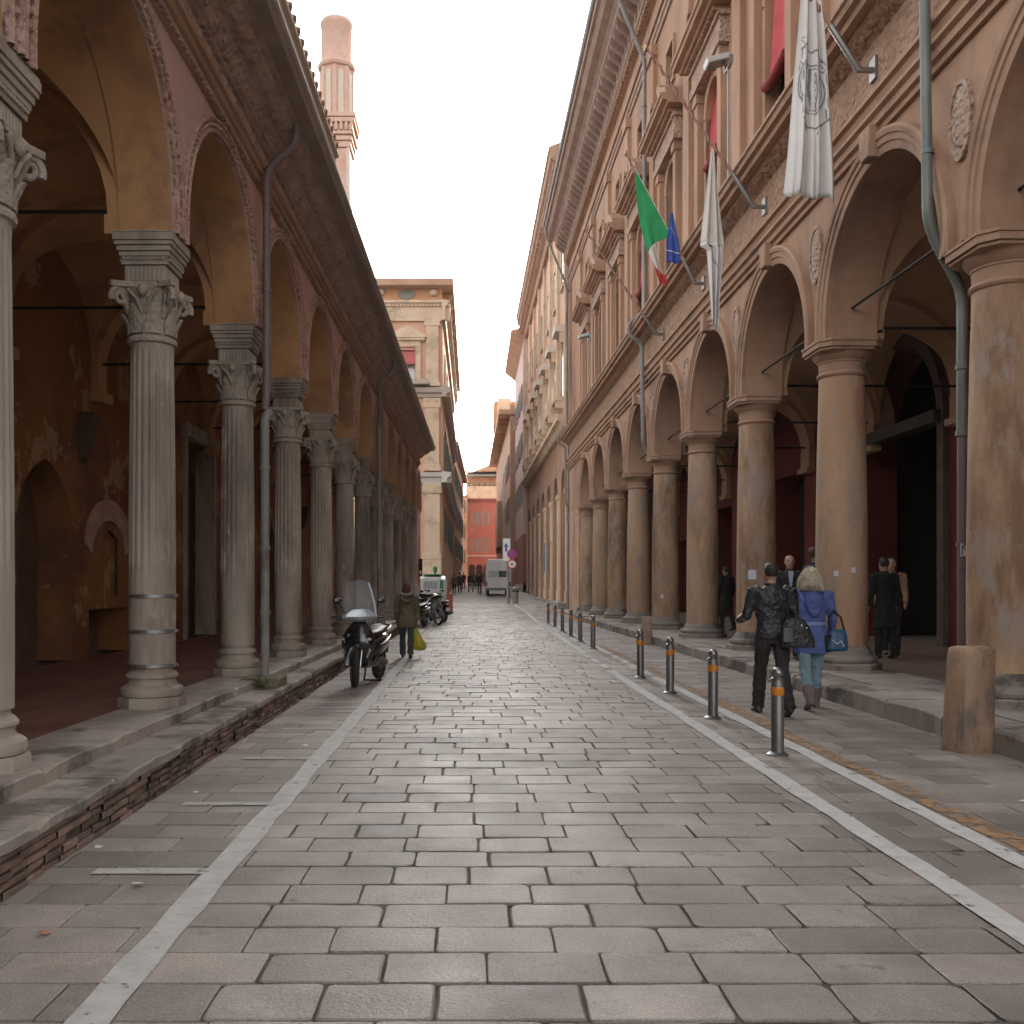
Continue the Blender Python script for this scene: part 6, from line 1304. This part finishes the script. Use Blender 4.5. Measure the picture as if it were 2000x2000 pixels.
# woman in olive parka with a plastic bag
M_OLIVE = cloth_mat('olive_parka', (.105,.085,.045), (.15,.12,.07), .8, .035, 8)
pp_, TZ, A = person('woman in olive parka with fur trimmed hood walking away', (-1.40,20.5,0), .03, 1.58, ((.24,.08),(-.22,.30)), ((.05,.25,.04),(-.03,.15,.10)), M_OLIVE, 'parka', cloth_mat('grey_trousers', (.04,.045,.048), (.06,.065,.068)), mat('brown_shoe', (.10,.06,.035), rough=.6, obj=True), M_HAIRR, 'bob', .012, flare=1.15)
mb = MB(); R = []
for q in range(15):
    a = pi+pi*q/14; R.append([(.15*cos(a)*(1+.10*cos(b)), -.12+.07*cos(b)-.03*abs(sin(a)), 1.49+.17*sin(a)+.06*sin(b)) for b in [2*pi*i/8 for i in range(8)]])
mb.rings(R); mb.v = [tuple(TZ @ Vector(v)) for v in mb.v]; mb.build('hood', M_OLIVE, pp_, 50)
mb = MB(); pts = [(.14*cos(a), -.06-.09*abs(sin(a)), 1.535+.05*sin(a)*-1) for a in [pi*i/14 for i in range(15)]]; mb.tube(pts, .035, 10)
mb.v = [tuple(TZ @ Vector(v)) for v in mb.v]; mb.build('fur_trim', mat('fur_trim', (.30,.26,.21), (.40,.36,.30), s=40, rough=.95, bump=.02, bs=120, obj=True), pp_, 50)
mb = MB(); mb.tube([(-.10,-.19,1.22),(-.16,-.18,1.0),(-.20,-.10,.82)], .006, 5); mb.v = [tuple(TZ @ Vector(v)) for v in mb.v]; mb.build('back_seam', M_BLKC, pp_)
cb = thing('carrier_bag', 'yellow and green plastic carrier bag held by the woman in the parka', 'bag', (-1.12,20.45,.16))
mb = MB(); R = []
for z, rx, ry in ((0,.05,.04),(.01,.12,.07),(.10,.15,.09),(.22,.12,.08),(.34,.07,.05),(.44,.035,.025),(.50,.02,.015)): R.append([(p[0]*(1+.12*sin(i*2.3+z*20))-.22*z, p[1]*(1+.15*sin(i*1.7)), p[2]) for i, p in enumerate(oval((0,0,z), rx, ry, 20))])
mb.rings(R); mb.build('bag_body', mat('carrier_plastic', (.55,.36,.03), (.20,.33,.03), s=5, rough=.35, obj=True), cb, 50)
mb = MB(); mb.tube([(-.10,0,.48),(-.12,.01,.56),(-.13,0,.62)], .012, 6); mb.build('handle', mat('carrier_yellow', (.6,.42,.05), rough=.4), cb, 50)
# people under the right arcade
M_SUIT = cloth_mat('dark_suit', (.02,.018,.02), (.032,.03,.033)); M_NAVY = cloth_mat('navy_jacket', (.028,.03,.04), (.04,.043,.055))
person('balding man in dark suit and open pale collar facing the street', (5.62,17.3,.218), pi-.12, 1.84, ((.15,.1),(-.12,.12)), ((.1,.3,.05),(-.1,.3,.05)), M_SUIT, 'jacket', M_SUIT, M_SHOE, M_HAIRD, 'bald', .012, face=True, shirt=mat('pale_shirt', (.42,.46,.55), rough=.8))
person('tall young man in dark jacket with brown hair in profile', (5.86,16.75,.218), -pi/2+.25, 1.96, ((.16,.1),(-.12,.12)), ((.1,.3,.05),(-.1,.3,.05)), M_NAVY, 'jacket', M_DKTR, M_SHOE, M_HAIRN, 'short', .012, face=True)
person('person in black coat with back turned beside the round column', (7.45,17.6,.218), .15, 1.80, ((.08,.06),(-.1,.1)), ((.05,.3,.05),(-.05,.3,.06)), M_BLKC, 'coat', M_BLKC, M_SHOE, M_HAIRD, 'short', .014)
person('person in tan jacket standing behind the black coated person', (7.95,18.5,.218), pi-.4, 1.82, ((.05,.05),(-.05,.05)), ((.1,.4,.05),(-.05,.3,.06)), cloth_mat('tan_jacket', (.26,.16,.075), (.33,.21,.11)), 'jacket', M_DKTR, M_SHOE, M_HAIRD, 'short', .014, face=True)
person('person in long black coat walking between far columns', (7.35,28.2,.218), .5, 1.84, ((.15,.1),(-.15,.15)), ((.1,.3,.05),(-.1,.3,.05)), M_BLKC, 'coat', M_DKTR, M_SHOE, M_HAIRD, 'short', .016)
person('person in dark top and blue jeans half hidden by a far column', (7.05,28.9,.218), pi-.3, 1.72, ((.1,.1),(-.1,.1)), ((.1,.3,.05),(-.1,.3,.05)), M_BLKC, 'jacket', cloth_mat('blue_jeans', (.05,.07,.13), (.07,.095,.17)), M_SHOE, M_HAIRD, 'short', .016, face=True)
person('man in dark hat colour coat behind the balding man', (6.35,21.0,.218), pi, 1.76, ((.1,.1),(-.1,.1)), ((.1,.3,.05),(-.1,.3,.05)), M_BLKC, 'coat', M_DKTR, M_SHOE, M_HAIRD, 'short', .016, face=True)
# far walkers
for x, y_, rz, h, lb, tm in ((-1.15,84,.1,1.78,'distant walker in dark brown coat beside the pilastered palace',cloth_mat('brown_coat', (.07,.04,.03), (.10,.06,.045))),(-.95,97,.0,1.70,'distant walker in blue black jacket further up the street',M_NAVY),(-.25,86,.4,1.74,'distant walker striding in grey trousers mid street',M_SUIT),(.52,79,pi,1.82,'distant man in black walking beside the white van',M_BLKC),(-1.5,78,0,1.72,'distant figure in olive coat by the palace wall',M_OLIVE),(.15,96,pi,1.7,'faraway figure in grey coat near the street bend',cloth_mat('grey_coat', (.13,.125,.12), (.18,.17,.165)))):
    person(lb, (x, y_, g(y_)), rz, h, ((.28,.1),(-.25,.25)), ((-.2,.3,.05),(.2,.3,.05)), tm, 'jacket', M_DKTR if tm != M_SUIT else cloth_mat('mid_grey_trousers', (.10,.10,.10), (.14,.14,.14)), M_SHOE, M_HAIRD, 'short', .03)
# ------------------------------------------------------------------ haze
mb = MB(); mb.box(-310, 310, -310, 410, -1.2, 31)
hz = bpy.data.materials.new('haze'); hz.use_nodes = True; n_ = hz.node_tree
n_.nodes.remove(n_.nodes['Principled BSDF']); pv = n_.nodes.new('ShaderNodeVolumePrincipled'); pv.inputs['Color'].default_value = (1, .92, .83, 1); pv.inputs['Density'].default_value = .0003; pv.inputs['Anisotropy'].default_value = .55
n_.links.new(pv.outputs[0], n_.nodes['Material Output'].inputs['Volume'])
o = mb.build('haze', hz); tag(o, 'warm pale haze filling the street', kind='stuff')
